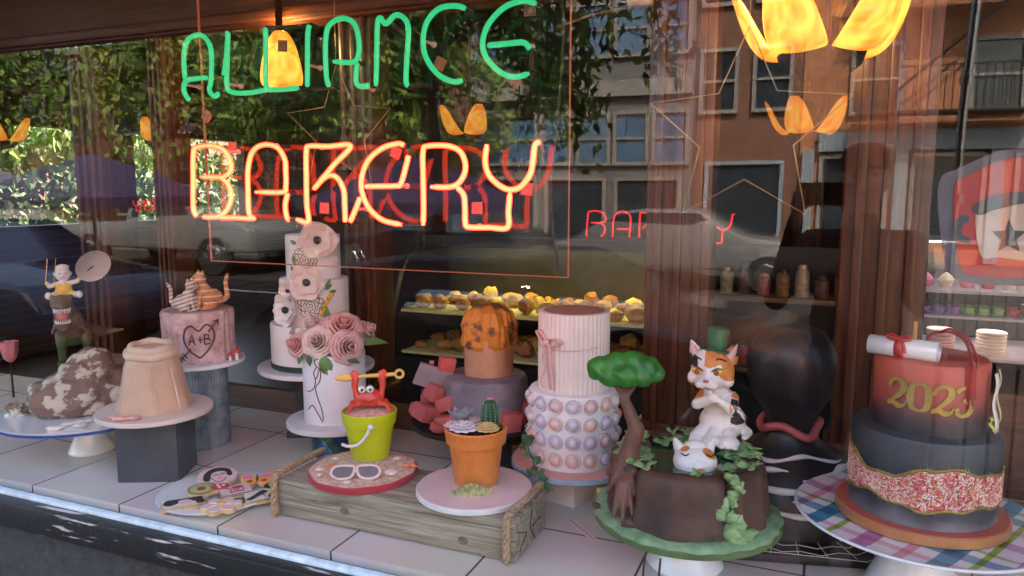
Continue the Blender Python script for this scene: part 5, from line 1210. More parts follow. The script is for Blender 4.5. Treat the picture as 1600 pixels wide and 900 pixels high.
c = Vector(wrapc([(-.068, .318)], .0905, .008)[0]); s_ = Vector((math.cos(-.068 / .09), math.sin(-.068 / .09), 0)); u_ = Vector((0, 0, 1))
def loop(sx, up0, L, Wd):
    def f(u, v):
        a = v * 2 * PI; q = c + s_ * sx * (L * .5 * (1 - math.cos(a))) + u_ * (up0 * (1 - math.cos(a)) * .5 + Wd * math.sin(a)); nn = s_.cross(u_)
        return q + nn * (-(u - .5) * .016 - .004)
    b.grid(f, 3, 24)
loop(-1, .024, .036, .008); loop(1, .004, .044, .010); b.ball(c, (.009, .007, .009), 2)
def tail(pts, w):
    P = curve(pts, 6)
    def f(u, v): q = P[min(len(P) - 1, int(v * (len(P) - 1)))]; return q + s_ * (u - .5) * w
    b.grid(f, 2, 20)
tail(wrapc([(-.068, .315), (-.078, .28), (-.070, .25), (-.086, .222), (-.074, .200)], .0905, .010), .006); tail(wrapc([(-.062, .315), (-.060, .28), (-.056, .24), (-.052, .202)], .0905, .008), .016)
b.obj('bow', mat('pink_ribbon', (.72, .46, .44), .45, .08), pk, 60, solid=.001)
iv = thing('ivy_sprig', 'dark green ivy sprig trailing beside the bubble cake onto its board', 'ivy', z0, face(bx))
P = curve([(-.118, -.02, .105), (-.128, -.05, .085), (-.112, -.088, .072), (-.098, -.112, .045), (-.085, -.132, .022), (-.070, -.146, -.005)], 6)
b = MB(); b.tube(P, .0018, 6); b.obj('stem', BARK, iv, 60)
rr = random.Random(9)
for i in range(15):
    p = P[3 + i * 2 if 3 + i * 2 < len(P) else -1] + Vector((rr.uniform(-.016, .022), rr.uniform(-.02, 0), rr.uniform(-.012, .016)))
    b = MB(); d = Vector((rr.uniform(-1, 1), -.4, rr.uniform(-1, .3))); nn = Vector((rr.uniform(-.3, .3), -1, .4)); 
    for q in (-.8, 0, .8): dd = Matrix.Rotation(q, 3, nn.normalized()) @ d.normalized(); leafshape(b, p, dd, nn, .021 if q == 0 else .015, .013)
    b.obj('leaf', M_greenleaf2, iv, 60, solid=.0008)

# --- brown pond cake, bonsai and calico cat ---------------------------------------
gc = Vector((-.240, .290, FZ))
t = thing('cake_stand', 'white pedestal under the green board of the brown pond cake', 'cake stand', gc)
pedestal(t, .080, .094, neck=.62); board(t, 'plate', .15, .094, .008, M_china)
z0 = gc + Vector((0, 0, .1025)); fr = face(gc); FR = Matrix.Rotation(fr, 3, 'Z')
M_gboard = mat('green_board_icing', (.10, .20, .085), .55, c2=(.22, .36, .20), scale=28, bump=.7, bscale=70)
o = thing('cake_board', 'round board iced in mottled green grass texture', 'cake board', z0); board(o, 'board', .196, 0, .014, mat('green_rim', (.07, .12, .03), .5, .2))
b = MB(); b.lathe([(.195, .014), (.192, .022), (.17, .026), (.12, .022), (.001, .020)], 120, fn=lambda a, r, z: r * (1 + (.012 * math.sin(23 * a) + .012 * math.sin(9 * a)) * (r > .15))); b.obj('icing', M_gboard, o, 60)
M_brown = mat('brown_fondant', (.030, .013, .008), .6, c2=(.085, .038, .022), scale=11, bump=.5, bscale=30)
pn = thing('pond_cake', 'dark brown rocky cake with a green pond in its top', 'cake', z0 + Vector((0, 0, .020)), fr); pn.scale = (1, 1, .91)
def rockfn(a, r, z):
    g = 0
    for k, w_ in ((-2.35, .10), (-1.02, .09), (-.25, .12), (2.6, .15), (.9, .15)):
        dd = abs((a - k + PI) % (2 * PI) - PI); g -= .12 * math.exp(-(dd / w_) ** 2) + .10 * math.exp(-(dd / (w_ * .25)) ** 2)
    if r < .095: g = 0
    return r * (1 + g + .06 * noise.noise(Vector((math.cos(a) * 2.6, math.sin(a) * 2.6, z * 7))) + .022 * noise.noise(Vector((math.cos(a) * 8, math.sin(a) * 8, z * 30))))
b = MB(); b.lathe([(.172, 0), (.172, .02), (.166, .06), (.162, .10), (.157, .125), (.148, .136), (.135, .139), (.125, .134), (.118, .118), (.112, .108), (.001, .108)], 160, fn=rockfn); b.obj('rock', M_brown, pn, 60)
b = MB(); b.lathe([(.118, .1185), (.09, .1195), (.001, .1195)], 60); b.obj('pond', mat('pond_green', (.015, .075, .03), .08, .3, 12, .2, 30, coat=1), pn)
M_pad = mat('lichen_green', (.13, .26, .09), .5, c2=(.24, .38, .17), scale=40, bump=.4); b = MB(); rr = random.Random(21)
for i in range(44):
    a = rr.uniform(-.25 * PI, 1.35 * PI) if i < 34 else rr.uniform(0, 2 * PI); q = rr.uniform(.095, .142)
    p = Vector((q * math.cos(a), q * math.sin(a), .137 if q > .12 else .124)); s = rr.uniform(.012, .024)
    n0 = rr.uniform(0, 6)
    b.grid(lambda u, v: p + Vector((math.cos(u * 2 * PI) * s * v * (1 + .28 * math.sin(5 * u * 2 * PI + n0)), math.sin(u * 2 * PI) * s * v * (1 + .28 * math.sin(5 * u * 2 * PI + n0)), .006 * math.sin(u * 4 * PI + n0) * v + .006 * v)), 30, 3)
b.obj('lily_leaves', M_pad, pn, 60, solid=.002)
b = MB()   # moss running down the front cleft
for i in range(22):
    t_ = i / 21; a = -1.02 + .10 * math.sin(t_ * 9) + rr.uniform(-.05, .05) * (1 + 2 * t_); q = (.150 + .020 * t_) ; p = Vector((q * math.cos(a), q * math.sin(a), .135 * (1 - t_) + .004)); s = .008 + .018 * max(0, t_ - .35) + .004 * rr.random()
    b.ball(p, (s, s * .6, s * .9), 2, nz=.7, ns=12, seed=i)
b.obj('moss', M_pad, pn, 60)
for px, py, s in ((932, 792, .009), (983, 822, .017), (1158, 838, .020), (1118, 845, .010), (1195, 800, .012)):
    p = PZ(px, py, z0.z + .024); b = MB(); b.ball((0, 0, s * .4), (s, s * .85, s * .75), 3, nz=.25, seed=px); o = b.obj('sugar_stone', M_brown); o.location = p
    tag(o, '%s brown sugar stone on the green board %s' % {932: ('small', 'at its left rim'), 983: ('large flat', 'left of the front'), 1158: ('largest', 'right of the running moss'), 1118: ('tiny', 'under the running moss'), 1195: ('middling', 'at its right rim')}[px], 'stone', 'sugar stones on the green board')
# bonsai
bt = z0 + FR @ Vector((-.126, -.065, .134)); bz = thing('bonsai_tree', 'fondant bonsai with bright green crown and twisted brown trunk on the pond cake', 'bonsai', bt, fr); bz.scale = (1.06, 1.2, 1.28)
M_bon = mat('bonsai_bark', (.11, .045, .03), .6, c2=(.17, .075, .05), scale=40, bump=.6)
b = MB()
b.cap((0, 0, -.03), (.008, 0, .02), .028, .020); b.cap((.008, 0, .02), (.020, 0, .055), .019, .017); b.cap((.020, 0, .055), (.006, 0, .085), .014, .012); b.cap((.006, 0, .085), (-.006, 0, .108), .012, .009)
b.cap((-.006, 0, .108), (-.030, .0, .140), .006, .004); b.cap((-.004, 0, .105), (.022, .0, .138), .006, .004); b.cap((-.004, 0, .106), (-.002, .008, .14), .005, .004)
for e in ((-.03, -.02, -.045), (-.015, -.050, -.072), (.02, -.048, -.066), (.045, -.02, -.03), (.035, .01, -.018), (-.035, .01, -.025), (.002, -.052, -.082), (.034, -.040, -.050)):
    m_ = Vector(e) * .45 + Vector((0, -.012, .008)); b.cap((0, 0, -.012), m_, .012, .008); b.cap(m_, e, .008, .0045)
fused(b, 'trunk', M_bon, bz, .0028, None, 2)
b = MB()
for c, r in (((-.050, 0, .156), .028), ((-.020, .0, .163), .030), ((.010, 0, .165), .032), ((.036, 0, .160), .028), ((.054, 0, .150), .020), ((-.030, -.012, .146), .026), ((.0, -.015, .150), .030), ((.030, -.01, .148), .026), ((.0, .02, .155), .034), ((-.06, 0, .145), .016)):
    b.ball(c, (r, r * .85, r * .66), 3, nz=.2)
fused(b, 'crown', mat('bonsai_green', (.010, .085, .012), .45, c2=(.035, .24, .03), scale=26, thresh=(.35, .65), bump=.5, bscale=50), bz, .0035, None, 3)
# calico cat
cz = z0 + FR @ Vector((.056, .112, .142)); ct = thing('calico_cat', 'white, orange and black calico cat sculpture sitting behind the pond', 'cat', cz, fr - R(8)); ct.scale = (1.16, 1.14, 1.13)
b = MB()
b.ball((.012, .02, .030), (.044, .042, .036), 3); b.ball((.008, .012, .065), (.032, .030, .040), 3); b.cap((.004, .004, .085), (-.004, -.004, .115), .024, .024)
b.ball((-.006, -.014, .140), (.041, .034, .036), 3); b.ball((-.010, -.018, .160), (.036, .028, .026), 2)
b.ball((-.012, -.046, .124), (.018, .015, .013), 3); b.cap((-.012, -.050, .130), (-.010, -.038, .158), .0065, .009); b.ball((-.011, -.044, .111), (.010, .009, .008), 2)
for sx in (-1, 1): b.ball((-.012 + sx * .010, -.050, .120), (.012, .010, .009), 2); b.ball((-.008 + sx * .030, -.022, .126), (.014, .016, .016), 2)
for sx in (-1, 1): b.tube([(-.006 + sx * .026, -.002, .162), (-.006 + sx * .036, .0, .180), (-.006 + sx * .043, .002, .196)], .019, 12, rf=lambda q: 1.05 - .9 * q)
# raised arms crossed on the chest
b.cap((-.018, -.006, .090), (-.030, -.034, .076), .014, .011); b.cap((-.030, -.034, .076), (-.004, -.046, .092), .011, .009); b.ball((.000, -.048, .095), (.012, .009, .010), 2)
b.cap((.030, .0, .085), (.032, -.028, .068), .014, .012); b.cap((.032, -.028, .068), (.014, -.042, .088), .011, .009)
# feet
for x, y, s in ((-.030, -.034, .9), (.000, -.036, 1.15), (.032, -.040, 1.35)):
    b.cap((x * .6 + .006, .0, .022), (x, y, .010), .017, .013); b.ball((x, y - .006, .009), (.015 * s, .016 * s, .010 * s), 2)
    for k in (-1, 0, 1): b.ball((x + k * .009 * s, y - .018 * s, .007), (.0055 * s, .006 * s, .006), 1)
b.cap((.045, .030, .016), (.060, .022, .012), .014, .010); b.cap((.060, .022, .012), (.056, -.006, .010), .010, .006)
def cpaint(c, n):
    w = noise.noise(c * 42) * .012
    if c.z > .118:
        if c.x > .008 + w and c.z > .134 + w and c.y < .02: return 1 if c.z < .172 or c.x < .028 else 2
        if c.z > .152 + w and c.x > -.018 and c.y < .0: return 1
        if c.y > .0 + w or (c.x < -.030 and c.z > .150 and c.z < .172): return 2
        return 0
    if c.x < -.020 and c.z > .072 and c.y > -.035: return 1
    if c.x > .030 and .035 < c.z < .11:
        k = noise.noise(c * 55 + Vector((3, 0, 0))); return 2 if k > .12 else 1 if k < -.10 else 0
    return 0
fused(b, 'body', [C_wh, mat('calico_orange', (.62, .22, .05), .5, .15, 60), C_bl], ct, .0021, cpaint, 1)
for sx in (-1, 1):
    b = MB(); b.ball((-.012 + sx * .0185, -.0425, .1445), (.0108, .0056, .0080), 3, M=Matrix.Rotation(-sx * .35, 4, 'Y')); e = b.obj('eye', mat('eye_yellow', (.62, .42, .06), .2), ct, 60)
    b = MB(); b.ball((-.013 + sx * .0175, -.0472, .1440), (.0050, .0024, .0060), 2); b.obj('pupil', mat('iris_rust', (.30, .06, .02), .2), e, 60)
    b = MB(); b.tube(curve([(-.012 + sx * .008, -.0470, .1455), (-.012 + sx * .018, -.0485, .1530), (-.012 + sx * .028, -.0415, .1510), (-.012 + sx * .037, -.032, .1535)], 5), .0014, 6, rf=lambda q: 1.1 - q); b.tube(curve([(-.012 + sx * .010, -.040, .164), (-.012 + sx * .020, -.040, .170), (-.012 + sx * .032, -.030, .164)], 5), .0016, 6); b.obj('eyeliner', M_blackice, ct, 60)
    b = MB(); b.tube([(-.006 + sx * .0285, -.013, .167), (-.006 + sx * .037, -.010, .181), (-.006 + sx * .0425, -.004, .193)], .0105, 10, rf=lambda q: 1 - .9 * q); b.obj('inner_ear', mat('ear_pink', (.66, .36, .34), .5), ct, 60)
b = MB(); b.ball((-.012, -.0610, .1295), (.0055, .0035, .0038), 2); b.obj('nose', mat('nose_brown', (.38, .14, .11), .4), ct, 60)
b = MB(); b.tube(curve([(-.026, -.055, .1155), (-.018, -.0605, .1130), (-.012, -.0600, .1165), (-.006, -.0605, .1130), (.002, -.055, .1155)], 5), .0009, 6); b.obj('mouth', M_brownice, ct, 60)
ht = thing('top_hat', 'small green top hat on the calico cat', 'hat', cz + Matrix.Rotation(fr - R(8), 3, 'Z') @ Vector((-.003, -.006, .199)), fr); ht.rotation_euler = (R(-4), R(5), fr)
M_hat = mat('hat_green', (.008, .12, .045), .45, .12, 20, .3, 60)
b = MB(); b.lathe([(.028, .0), (.034, .002), (.034, .006), (.024, .0065)], 40, sy=.9); b.obj('brim', M_hat, ht); b = MB(); b.lathe([(.022, .0065), (.021, .02), (.0235, .052), (.022, .054), (.001, .0535)], 40); b.obj('crown', M_hat, ht)
b = MB(); b.lathe([(.0225, .007), (.0222, .016)], 40, cap=(0, 0)); b.obj('hatband', mat('hat_dark', (.006, .06, .02), .5), ht)
# white cat face afloat in the pond
mz = z0 + FR @ Vector((.014, -.035, .132)); mk = thing('floating_cat_head', 'white cat face with orange patches floating in the green pond', 'cat head', mz, fr); mk.rotation_euler = (R(30), 0, fr + R(8)); mk.scale = (1.05, 1.05, 1.1)
b = MB(); b.ball((0, 0, .008), (.043, .036, .026), 3); b.ball((.004, -.020, .018), (.018, .015, .013), 2); b.ball((.002, .022, .018), (.026, .020, .018), 2)
for sx in (-1, 1): b.tube([(sx * .026, .022, .012), (sx * .034, .034, .020), (sx * .038, .042, .026)], .013, 10, rf=lambda q: 1.05 - .8 * q)
fused(b, 'head', [C_wh, MATS['calico_orange'], C_bl], mk, .0018, lambda c, n: 1 if ((c.x - .026) ** 2 + (c.y - .004) ** 2) < .00018 or ((c.x + .020) ** 2 + (c.y - .012) ** 2) < .00007 else 0, 2)
b = MB()
for sx in (-1, 1): b.tube(curve([(sx * .024 + .002 - .008, -.004, .034), (sx * .024 + .002, -.009, .033), (sx * .024 + .010, -.003, .031)], 5), .0014, 6)
b.obj('closed_eye', M_blackice, mk, 60); b = MB(); b.ball((.006, -.034, .020), (.008, .005, .005), 2); b.obj('nose', mat('nose_orange', (.55, .14, .07), .4), mk, 60)
for x in (-.075, -.045):
    b = MB(); b.tube(curve([(x, -.185, .095), (x - .002, -.19, .05), (x + .004, -.175, .02), (x + .006, -.165, .003)], 5), .0022, 6); o = b.obj('black_ribbon', M_black, None, 60); o.location = gc; o.rotation_euler.z = fr
    tag(o, 'thin black ribbon hanging from the green board, the %s of two' % ('left' if x < -.06 else 'right'), 'ribbon', 'black ribbons under the green board')

# --- plain black domed cake on webbed cloth -----------------------------------------
vc = Vector((PY(1232, 690, .60).x, .62, FZ)); fr = face(vc); FR = Matrix.Rotation(fr, 3, 'Z')
t = thing('web_board', 'black board scrawled with fine white icing web lines', 'cake board', vc + FR @ Vector((.02, -.05, 0)), fr + R(12))
b = MB(); b.box((0, 0, .010), (.42, .40, .018), bev=.002); b.obj('board', M_black, t)
b = MB(); rr = random.Random(13)
for k in range(22):
    a = PI * (1.0 + k / 21.0); b.tube([(.0, .10, .021), (max(-.205, min(.205, .40 * math.cos(a))), max(-.195, .10 + .40 * math.sin(a)), .0205)], .0010, 5)
for l in range(9):
    q = .10 + l * .03; b.tube([(q * math.cos(PI * (1.02 + k / 22)) , .10 + q * math.sin(PI * (1.02 + k / 22)) * (1 + .05 * (k % 2)), .021) for k in range(22) if abs(q * math.cos(PI * (1.02 + k / 22))) < .205 and .10 + q * math.sin(PI * (1.02 + k / 22)) > -.195], .0009, 5)
b.obj('web_line', mat('white_line', (.62, .60, .62), .5), t, 60)
bk_ = thing('black_cake', 'tall plain black ball-topped cake with coral ring and white icing bands at its foot', 'cake', vc + Vector((0, 0, .02)), fr)
M_vb = mat('glossy_black', (.012, .012, .014), .45, .3, 10, .5, 35, coat=.1)
b = MB(); b.lathe([(.188, 0), (.188, .07), (.175, .11), (.130, .145), (.080, .170), (.056, .195), (.054, .225), (.068, .255), (.088, .29), (.101, .33), (.104, .37), (.095, .41), (.070, .442), (.038, .458), (.001, .463)], 72, fn=lambda a, r, z: r * (1 + .02 * math.sin(3 * a + z * 12)) * (1 + .035 * noise.noise(Vector((math.cos(a) * 2, math.sin(a) * 2, z * 14))))); b.obj('dome', M_vb, bk_, 60)
M_wst = mat('white_strip', (.62, .62, .65), .45, .08)
b = MB(); rr = random.Random(17)
def shoulder(z):
    pr = [(.188, 0), (.188, .07), (.175, .11), (.130, .145), (.080, .170)]
    for (r0, za), (r1, zb) in zip(pr, pr[1:]):
        if za <= z <= zb: return r0 + (r1 - r0) * (z - za) / (zb - za)
    return .080
for k, (zc, w_, a0, a1) in enumerate(((.160, .007, -2.9, -.3), (.140, .011, -3.2, -1.55), (.138, .011, -1.35, .1), (.116, .009, -3.1, -.1), (.094, .012, -3.3, -1.75), (.092, .012, -1.5, .2), (.068, .008, -2.7, -.6))):
    P = []
    for j_ in range(15):
        t_ = j_ / 14; a = a0 + (a1 - a0) * t_; z = zc + .006 * math.sin(a * 4 + k * 1.7) - .006 * abs(t_ - .5)
        P.append(((shoulder(z) * 1.015 + .003) * math.cos(a), (shoulder(z) * 1.015 + .003) * math.sin(a), z))
    b.tube(curve(P, 3), w_, 8, rf=lambda q: .12 + .88 * math.sin(PI * q) ** .6 * (.75 + .25 * math.sin(q * 23 + k)))
b.obj('icing_strip', M_wst, bk_, 60)
b = MB()
b.tube([((.066 + .004 * math.sin(5 * a)) * math.cos(a), (.066 + .004 * math.sin(5 * a)) * math.sin(a), .212 + .012 * math.sin(3 * a + 1)) for a in [2 * PI * k / 72 for k in range(72)]], .010, 10, closed=True)
b.obj('coral_swirl', mat('coral_swirl', (.42, .10, .10), .35, .15, 30), bk_, 60)

# --- 2023 cake on plaid plate ---------------------------------------------------------
gc = Vector((.205, .352, FZ)); fr = face(gc); FR = Matrix.Rotation(fr, 3, 'Z')
t = thing('cake_stand', 'large plaid plate on a white pedestal at the right', 'cake stand', gc, 0)
pedestal(t, .095, .146, neck=.6)
b = MB(); b.T = Matrix.Translation((0, 0, .028)); b.lathe([(.06, .1185), (.20, .121), (.228, .128), (.232, .131), (.228, .134), (.20, .1305), (.15, .1298)], 96, cap=(1, 0)); b.obj('plate', M_china, t)
b = MB(); b.T = Matrix.Translation((0, 0, .028)); b.lathe([(.2265, .1345), (.20, .1312), (.15, .1305), (.001, .1305)], 96, cap=(0, 0)); b.obj('plaid_cloth', plaid('plate_plaid', [(0, (.80, .74, .76)), (.18, (.70, .34, .42)), (.26, (.80, .76, .76)), (.40, (.05, .28, .42)), (.54, (.80, .78, .80)), (.64, (.30, .44, .06)), (.69, (.78, .68, .74)), (.86, (.46, .20, .42))], .23), t)
z0 = gc + Vector((0, 0, .1605))
o = thing('cake_board', 'round brick red board with gold edge under the graduation cake', 'cake board', z0); o.scale = (.95, .95, 1); board(o, 'board', .162, 0, .020, mat('gold_edge', (.48, .22, .09), .35, .1, metal=.3))
b = MB(); b.lathe([(.001, .0203), (.159, .0203), (.158, .0215), (.001, .0215)], 72); b.obj('icing', mat('brick_red_icing', (.45, .085, .055), .5, .1), o)
gk = thing('graduation_cake', 'two tier cake fading from red to black with gold 2023 numerals', 'cake', z0 + Vector((0, 0, .022)), fr); gk.scale = (.94, .94, 1.0)
def fade(name, stops, z0_, z1_, nz=.12):
    m = mat(name, (.1, .1, .1), .5, .1, 7, .25, 50); nt = m.node_tree; b_ = nt.nodes['Principled BSDF']
    tc = [n for n in nt.nodes if n.type == 'TEX_COORD'][0]; sp = node(nt, 'ShaderNodeSeparateXYZ'); nt.links.new(tc.outputs['Object'], sp.inputs[0])
    n = node(nt, 'ShaderNodeTexNoise', Scale=14.0, Detail=4.0); nt.links.new(tc.outputs['Object'], n.inputs['Vector'])
    mr = node(nt, 'ShaderNodeMapRange'); mr.inputs['From Min'].default_value = z0_; mr.inputs['From Max'].default_value = z1_; nt.links.new(sp.outputs[2], mr.inputs[0])
    a = node(nt, 'ShaderNodeMath', operation='MULTIPLY_ADD'); a.inputs[1].default_value = nz * 2; nt.links.new(n.outputs[0], a.inputs[0]); nt.links.new(mr.outputs[0], a.inputs[2])
    r = node(nt, 'ShaderNodeValToRGB'); nt.links.new(a.outputs[0], r.inputs[0])
    for i, (p, c) in enumerate(stops):
        e = r.color_ramp.elements[i] if i < 2 else r.color_ramp.elements.new(p)
        e.position = p; e.color = c4(c)
    nt.links.new(r.outputs[0], b_.inputs['Base Color']); return m
M_redfade = fade('sprayed_red_black', [(.12, (.016, .018, .026)), (.34, (.05, .024, .03)), (.62, (.34, .055, .04)), (1, (.50, .085, .055))], .165, .300)
M_bfade = fade('sprayed_black_grey', [(.12, (.20, .20, .23)), (.36, (.045, .048, .06)), (.75, (.014, .016, .022)), (1, (.035, .04, .05))], 0, .165, .2)
tier(gk, 'bottom_tier', .138, 0, .165, M_bfade, e=.010); tier(gk, 'top_tier', .105, .1655, .135, M_redfade, c=(.002, 0, 0), e=.008)
# sprinkle band: a torn groove filled with rods, gold torn edges
def band(u, k): return .075 + k * (.030 + .007 * math.sin(u * 23)) - .10 * (u + .14) * .22 + .006 * math.sin(u * 31 + k) + .003 * math.sin(u * 90 + 2 * k) + (.006 * math.sin(u * 14))
us = [-.30 + i * .006 for i in range(101)]
b = MB(); RR = .138
vs = []; 
for u in us:
    for k, off in ((-1.12, .0006), (-.9, -.0), (.9, .0), (1.12, .0006)): vs.append(wrapc([(u, band(u, k))], RR, .0012 + off)[0])
b.add(vs, [(4 * i + j, 4 * (i + 1) + j, 4 * (i + 1) + j + 1, 4 * i + j + 1) for i in range(len(us) - 1) for j in range(3)])
b.obj('band_base', mat('band_pink', (.50, .13, .10), .6, .3, 60), gk, 60)
for k in (-1, 1):
    b = MB(); P = [wrapc([(u, band(u, k * 1.08))], RR, .0022)[0] for u in us]; b.tube(P, .0032, 7)
    for i, u in enumerate(us):
        h = .012 * abs(noise.noise(Vector((u * 60, k * 5, 0)))) + .003
        b.add([wrapc([(u, band(u, k * 1.08))], RR, .0020)[0], wrapc([(u + .006, band(u + .006, k * 1.08))], RR, .0020)[0], wrapc([(u + .003, band(u + .003, k * 1.08) + k * h)], RR, .0014)[0]], [(0, 1, 2) if k > 0 else (2, 1, 0)])
    b.obj('gold_tear', mat('olive_gold', (.26, .19, .05), .45, .35, 90, metal=.3), gk, 60)
SP = [mat('sprinkle_red', (.52, .06, .06), .4), mat('sprinkle_white', (.72, .66, .60), .4), mat('sprinkle_pink', (.66, .26, .24), .4), mat('sprinkle_gold', (.55, .38, .14), .4)]
b = MB(); rr = random.Random(19)
for i in range(2600):
    u = rr.uniform(-.21, .21); k = rr.uniform(-.98, .98); p = Vector(wrapc([(u, band(u, k))], RR, .0028)[0]); a = rr.uniform(0, PI); tg = Vector((math.cos(u / RR), math.sin(u / RR), 0)); d = (tg * math.cos(a) + Vector((0, 0, math.sin(a)))) * .0034 + Vector((rr.uniform(-.001, .001), rr.uniform(-.001, .001), 0))
    b.mi = rr.choice((0, 0, 1, 1, 2, 2, 3)); b.tube([p - d, p + d], .0011, 5)
sp_ = b.obj('sprinkles', SP, gk, 60); sp_['kind'] = 'stuff'
# numerals: strokes of changing width, slightly raised
def digit(strokes, u0, z0_, s, name='numeral'):
    b = MB()
    for pts in strokes:
        P = curve([(x, y, w) for x, y, w in pts], 6)
        L = []
        for i, p in enumerate(P):
            d = (P[min(i + 1, len(P) - 1)] - P[max(0, i - 1)]); d.z = 0; d.normalize(); n = Vector((-d.y, d.x, 0)) * p.z * .5
            L.append((p + n, p - n))
        vs = []
        for a, c in L:
            for q, off in ((a, 0), (a, .004), (c, .004), (c, 0)): vs.append(wrapc([(u0 + q.x * s, z0_ + q.y * s)], .1055, off)[0])
        n = len(L); b.add(vs, [(4 * i + j, 4 * i + (j + 1) % 4, 4 * (i + 1) + (j + 1) % 4, 4 * (i + 1) + j) for i in range(n - 1) for j in range(4)] + [(0, 1, 2, 3), (4 * n - 1, 4 * n - 2, 4 * n - 3, 4 * n - 4)])
    return b.obj(name, M_numeral, gk, 30)
M_numeral = mat('numeral_gold', (.40, .27, .06), .38, .2, 60, .2, metal=.35)
two = [[(.10, .74, .10), (.14, .86, .12), (.32, .97, .12), (.54, .92, .18), (.62, .74, .24), (.52, .52, .20), (.30, .30, .13), (.08, .10, .10)], [(.10, .80, .20), (.13, .74, .20), (.17, .72, .14)], [(.02, .10, .14), (.25, .14, .16), (.46, .06, .18), (.64, .12, .10), (.70, .26, .05)]]
zero = [[(.34, .97, .07), (.12, .85, .18), (.06, .50, .24), (.12, .15, .18), (.34, .03, .07)], [(.34, .03, .07), (.56, .15, .18), (.62, .50, .24), (.56, .85, .18), (.34, .97, .07)]]
three = [[(.08, .80, .14), (.20, .93, .12), (.40, .95, .12), (.56, .84, .20), (.54, .66, .18), (.32, .54, .08)], [(.30, .54, .08), (.56, .46, .18), (.64, .28, .22), (.50, .08, .18), (.26, .02, .10), (.08, .14, .14)], [(.06, .18, .16), (.13, .20, .18), (.17, .18, .10)]]
for i, g in enumerate((two, zero, two, three)): digit(g, -.071 + i * .0385 + (-.004 if i == 0 else 0), .208 + .0015 * (3 - i), .055)
# diploma, tassel, candle, trailing ribbon
dp = thing('diploma_scroll', 'rolled white diploma tied with a red ribbon on the graduation cake', 'scroll', z0 + FR @ Vector((-.046, -.055, .341)), fr + R(-14))
b = MB(); b.T = Matrix.Rotation(PI / 2, 4, 'Y')
b.lathe([(.0185, -.06), (.019, 0), (.0185, .06)], 36, cap=(0, 0)); b.lathe([(.0150, -.06), (.0185, -.06)], 36, cap=(0, 0)); b.lathe([(.0150, .06), (.0185, .06)], 36, cap=(0, 0))
P = [(( .0175 - .0020 * k / 8) * math.cos(k * .55), (.0175 - .0020 * k / 8) * math.sin(k * .55), 0) for k in range(60)]
def sc_(u, v): k = v * 60; q = max(.002, .0180 - .0155 * v); return (q * math.cos(k * .32), q * math.sin(k * .32), (u - .5) * .121)
b.grid(sc_, 2, 120); b.obj('paper', M_china, dp, 60, solid=.0008)
M_rib = mat('red_ribbon', (.50, .03, .03), .4, .15)
b = MB(); b.T = Matrix.Rotation(PI / 2, 4, 'Y'); b.lathe([(.0200, -.012), (.0203, 0), (.0200, .005)], 36, cap=(0, 0)); b.T = Matrix()
for sx in (-1, 1): b.tube(curve([(-.004, -.012, .019), (-.004 + sx * .012, -.014, .026), (-.004 + sx * .020, -.018, .021), (-.004 + sx * .010, -.018, .018), (-.004, -.012, .019)], 5), .0026, 6)
b.tube(curve([(-.004, -.012, .019), (.006, -.020, .008), (.010, -.022, -.006)], 4), .0022, 6); b.obj('ribbon', M_rib, dp, 60, solid=.0006)
ts = thing('tassel', 'red cord tassel draped over the top edge of the graduation cake', 'tassel', z0 + Vector((0, 0, .022)), fr + R(5)); ts.scale = (.95, .95, 1)
b = MB()
for k in range(9):
    u = .055 + k * .0022; b.tube(curve(wrapc([(u, .303), (u + .001, .285), (u + .002, .262), (u + .002 + .001 * (k % 3), .240 - .006 * (k % 4))], .1055, .0035), 4), .0011, 5)
b.tube(curve([(.02, .01, .345), (.035, -.03, .350), (.052, -.065, .340), (.062, -.090, .312), (.066, -.093, .30)], 5), .0030, 8); b.tube(curve([(.015, .01, .343), (.030, -.02, .356), (.055, -.055, .345), (.070, -.083, .315), (.070, -.092, .30)], 5), .0026, 8)
b.tube(curve([(.02, .01, .345), (.0, .03, .335), (-.01, .04, .305)], 5), .0026, 8)
b.obj('cord', mat('tassel_red', (.36, .03, .03), .6, .2), ts, 60)
t = thing('candle', 'small gold candle on the top of the graduation cake behind the scroll', 'candle', z0 + FR @ Vector((-.030, .03, .3235)))
b = MB(); b.lathe([(.004, 0), (.004, .055), (.001, .057)], 12); b.obj('stick', mat('candle_gold', (.62, .32, .08), .4), t); b = MB(); b.tube([(0, 0, .057), (0, 0, .066)], .0006, 5); b.obj('wick', M_black, t)
t = thing('paper_trail', 'cream and yellow paper strips hanging down the right side of the top tier', 'paper', z0 + Vector((0, 0, .022)), fr)
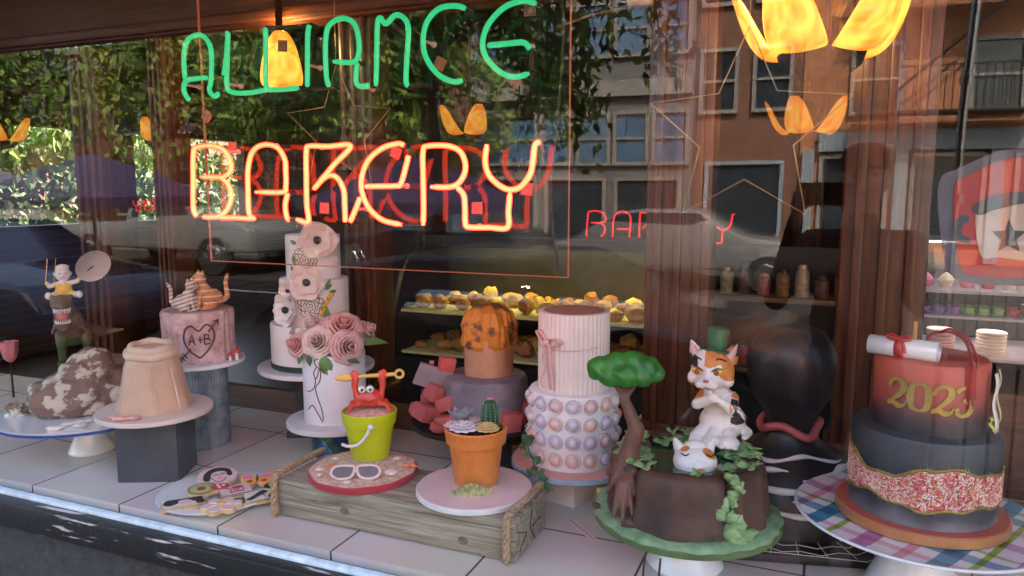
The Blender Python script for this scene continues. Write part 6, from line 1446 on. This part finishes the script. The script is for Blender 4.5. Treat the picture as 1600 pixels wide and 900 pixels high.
for (u, z1_, z2_, w_, m) in ((.128, .285, .175, .016, M_ice), (.145, .29, .19, .012, mat('paper_lemon', (.62, .52, .25), .6)), (.122, .205, .180, .018, mat('paper_lime', (.45, .50, .08), .6))):
    b = MB(); b.grid(lambda a, v: wrapc([(u + (a - .5) * w_, z1_ + (z2_ - z1_) * v)], .1055, .008 + .006 * v + .003 * math.sin(v * 9))[0], 2, 10); b.obj('strip', m, t, 60, solid=.0008)

# --- odds and ends -------------------------------------------------------------------
p0, p1 = PZ(888, 811, FZ), PZ(930, 846, FZ); d = p1 - p0
t = thing('paper_strip', 'narrow pink paper strip lying on the tiles right of the wooden beam box', 'paper strip', (p0 + p1) / 2, math.atan2(d.y, d.x))
b = MB(); b.box((0, 0, .0015), (d.length, .016, .001)); b.obj('strip', mat('strip_pink', (.66, .48, .46), .5, .1), t); b = MB(); b.box((0, 0, .0026), (d.length * .94, .004, .0006)); b.obj('line', mat('strip_line', (.45, .25, .22), .6), t)
tu = thing('tulip_ornament', 'pink glass tulip ornament on a thin stem at the left edge', 'ornament', PZ(22, 690, FZ + .0) + Vector((-.30, .36, 0)))
tu.location = (-2.86, .60, FZ - .06)
b = MB(); b.tube([(0, 0, 0), (0, 0, .20)], .004, 8); b.lathe([(.04, 0), (.04, .006), (.01, .01)], 20); b.obj('stem', M_bronze, tu)
b = MB(); b.lathe([(.008, .20), (.022, .215), (.026, .245), (.030, .28), (.028, .28), (.023, .245), (.018, .218), (.004, .206)], 48, fn=lambda a, r, z: r * (1 + .1 * math.cos(6 * a) * (z > .24)) ); b.obj('cup', mat('tulip_pink', (.62, .20, .22), .3, .1), tu, 60)
t = thing('cardboard_box', 'brown cardboard box behind the rocky cake at the left', 'box', (-2.45, .70, FZ), .2)
b = MB(); b.box((0, 0, .085), (.30, .16, .17), bev=.003); b.obj('box', mat('cardboard', (.30, .17, .10), .8, .1, 8), t); b = MB(); b.box((0, -.081, .085), (.05, .001, .17)); b.obj('packing_tape', mat('tape', (.40, .26, .15), .3), t)
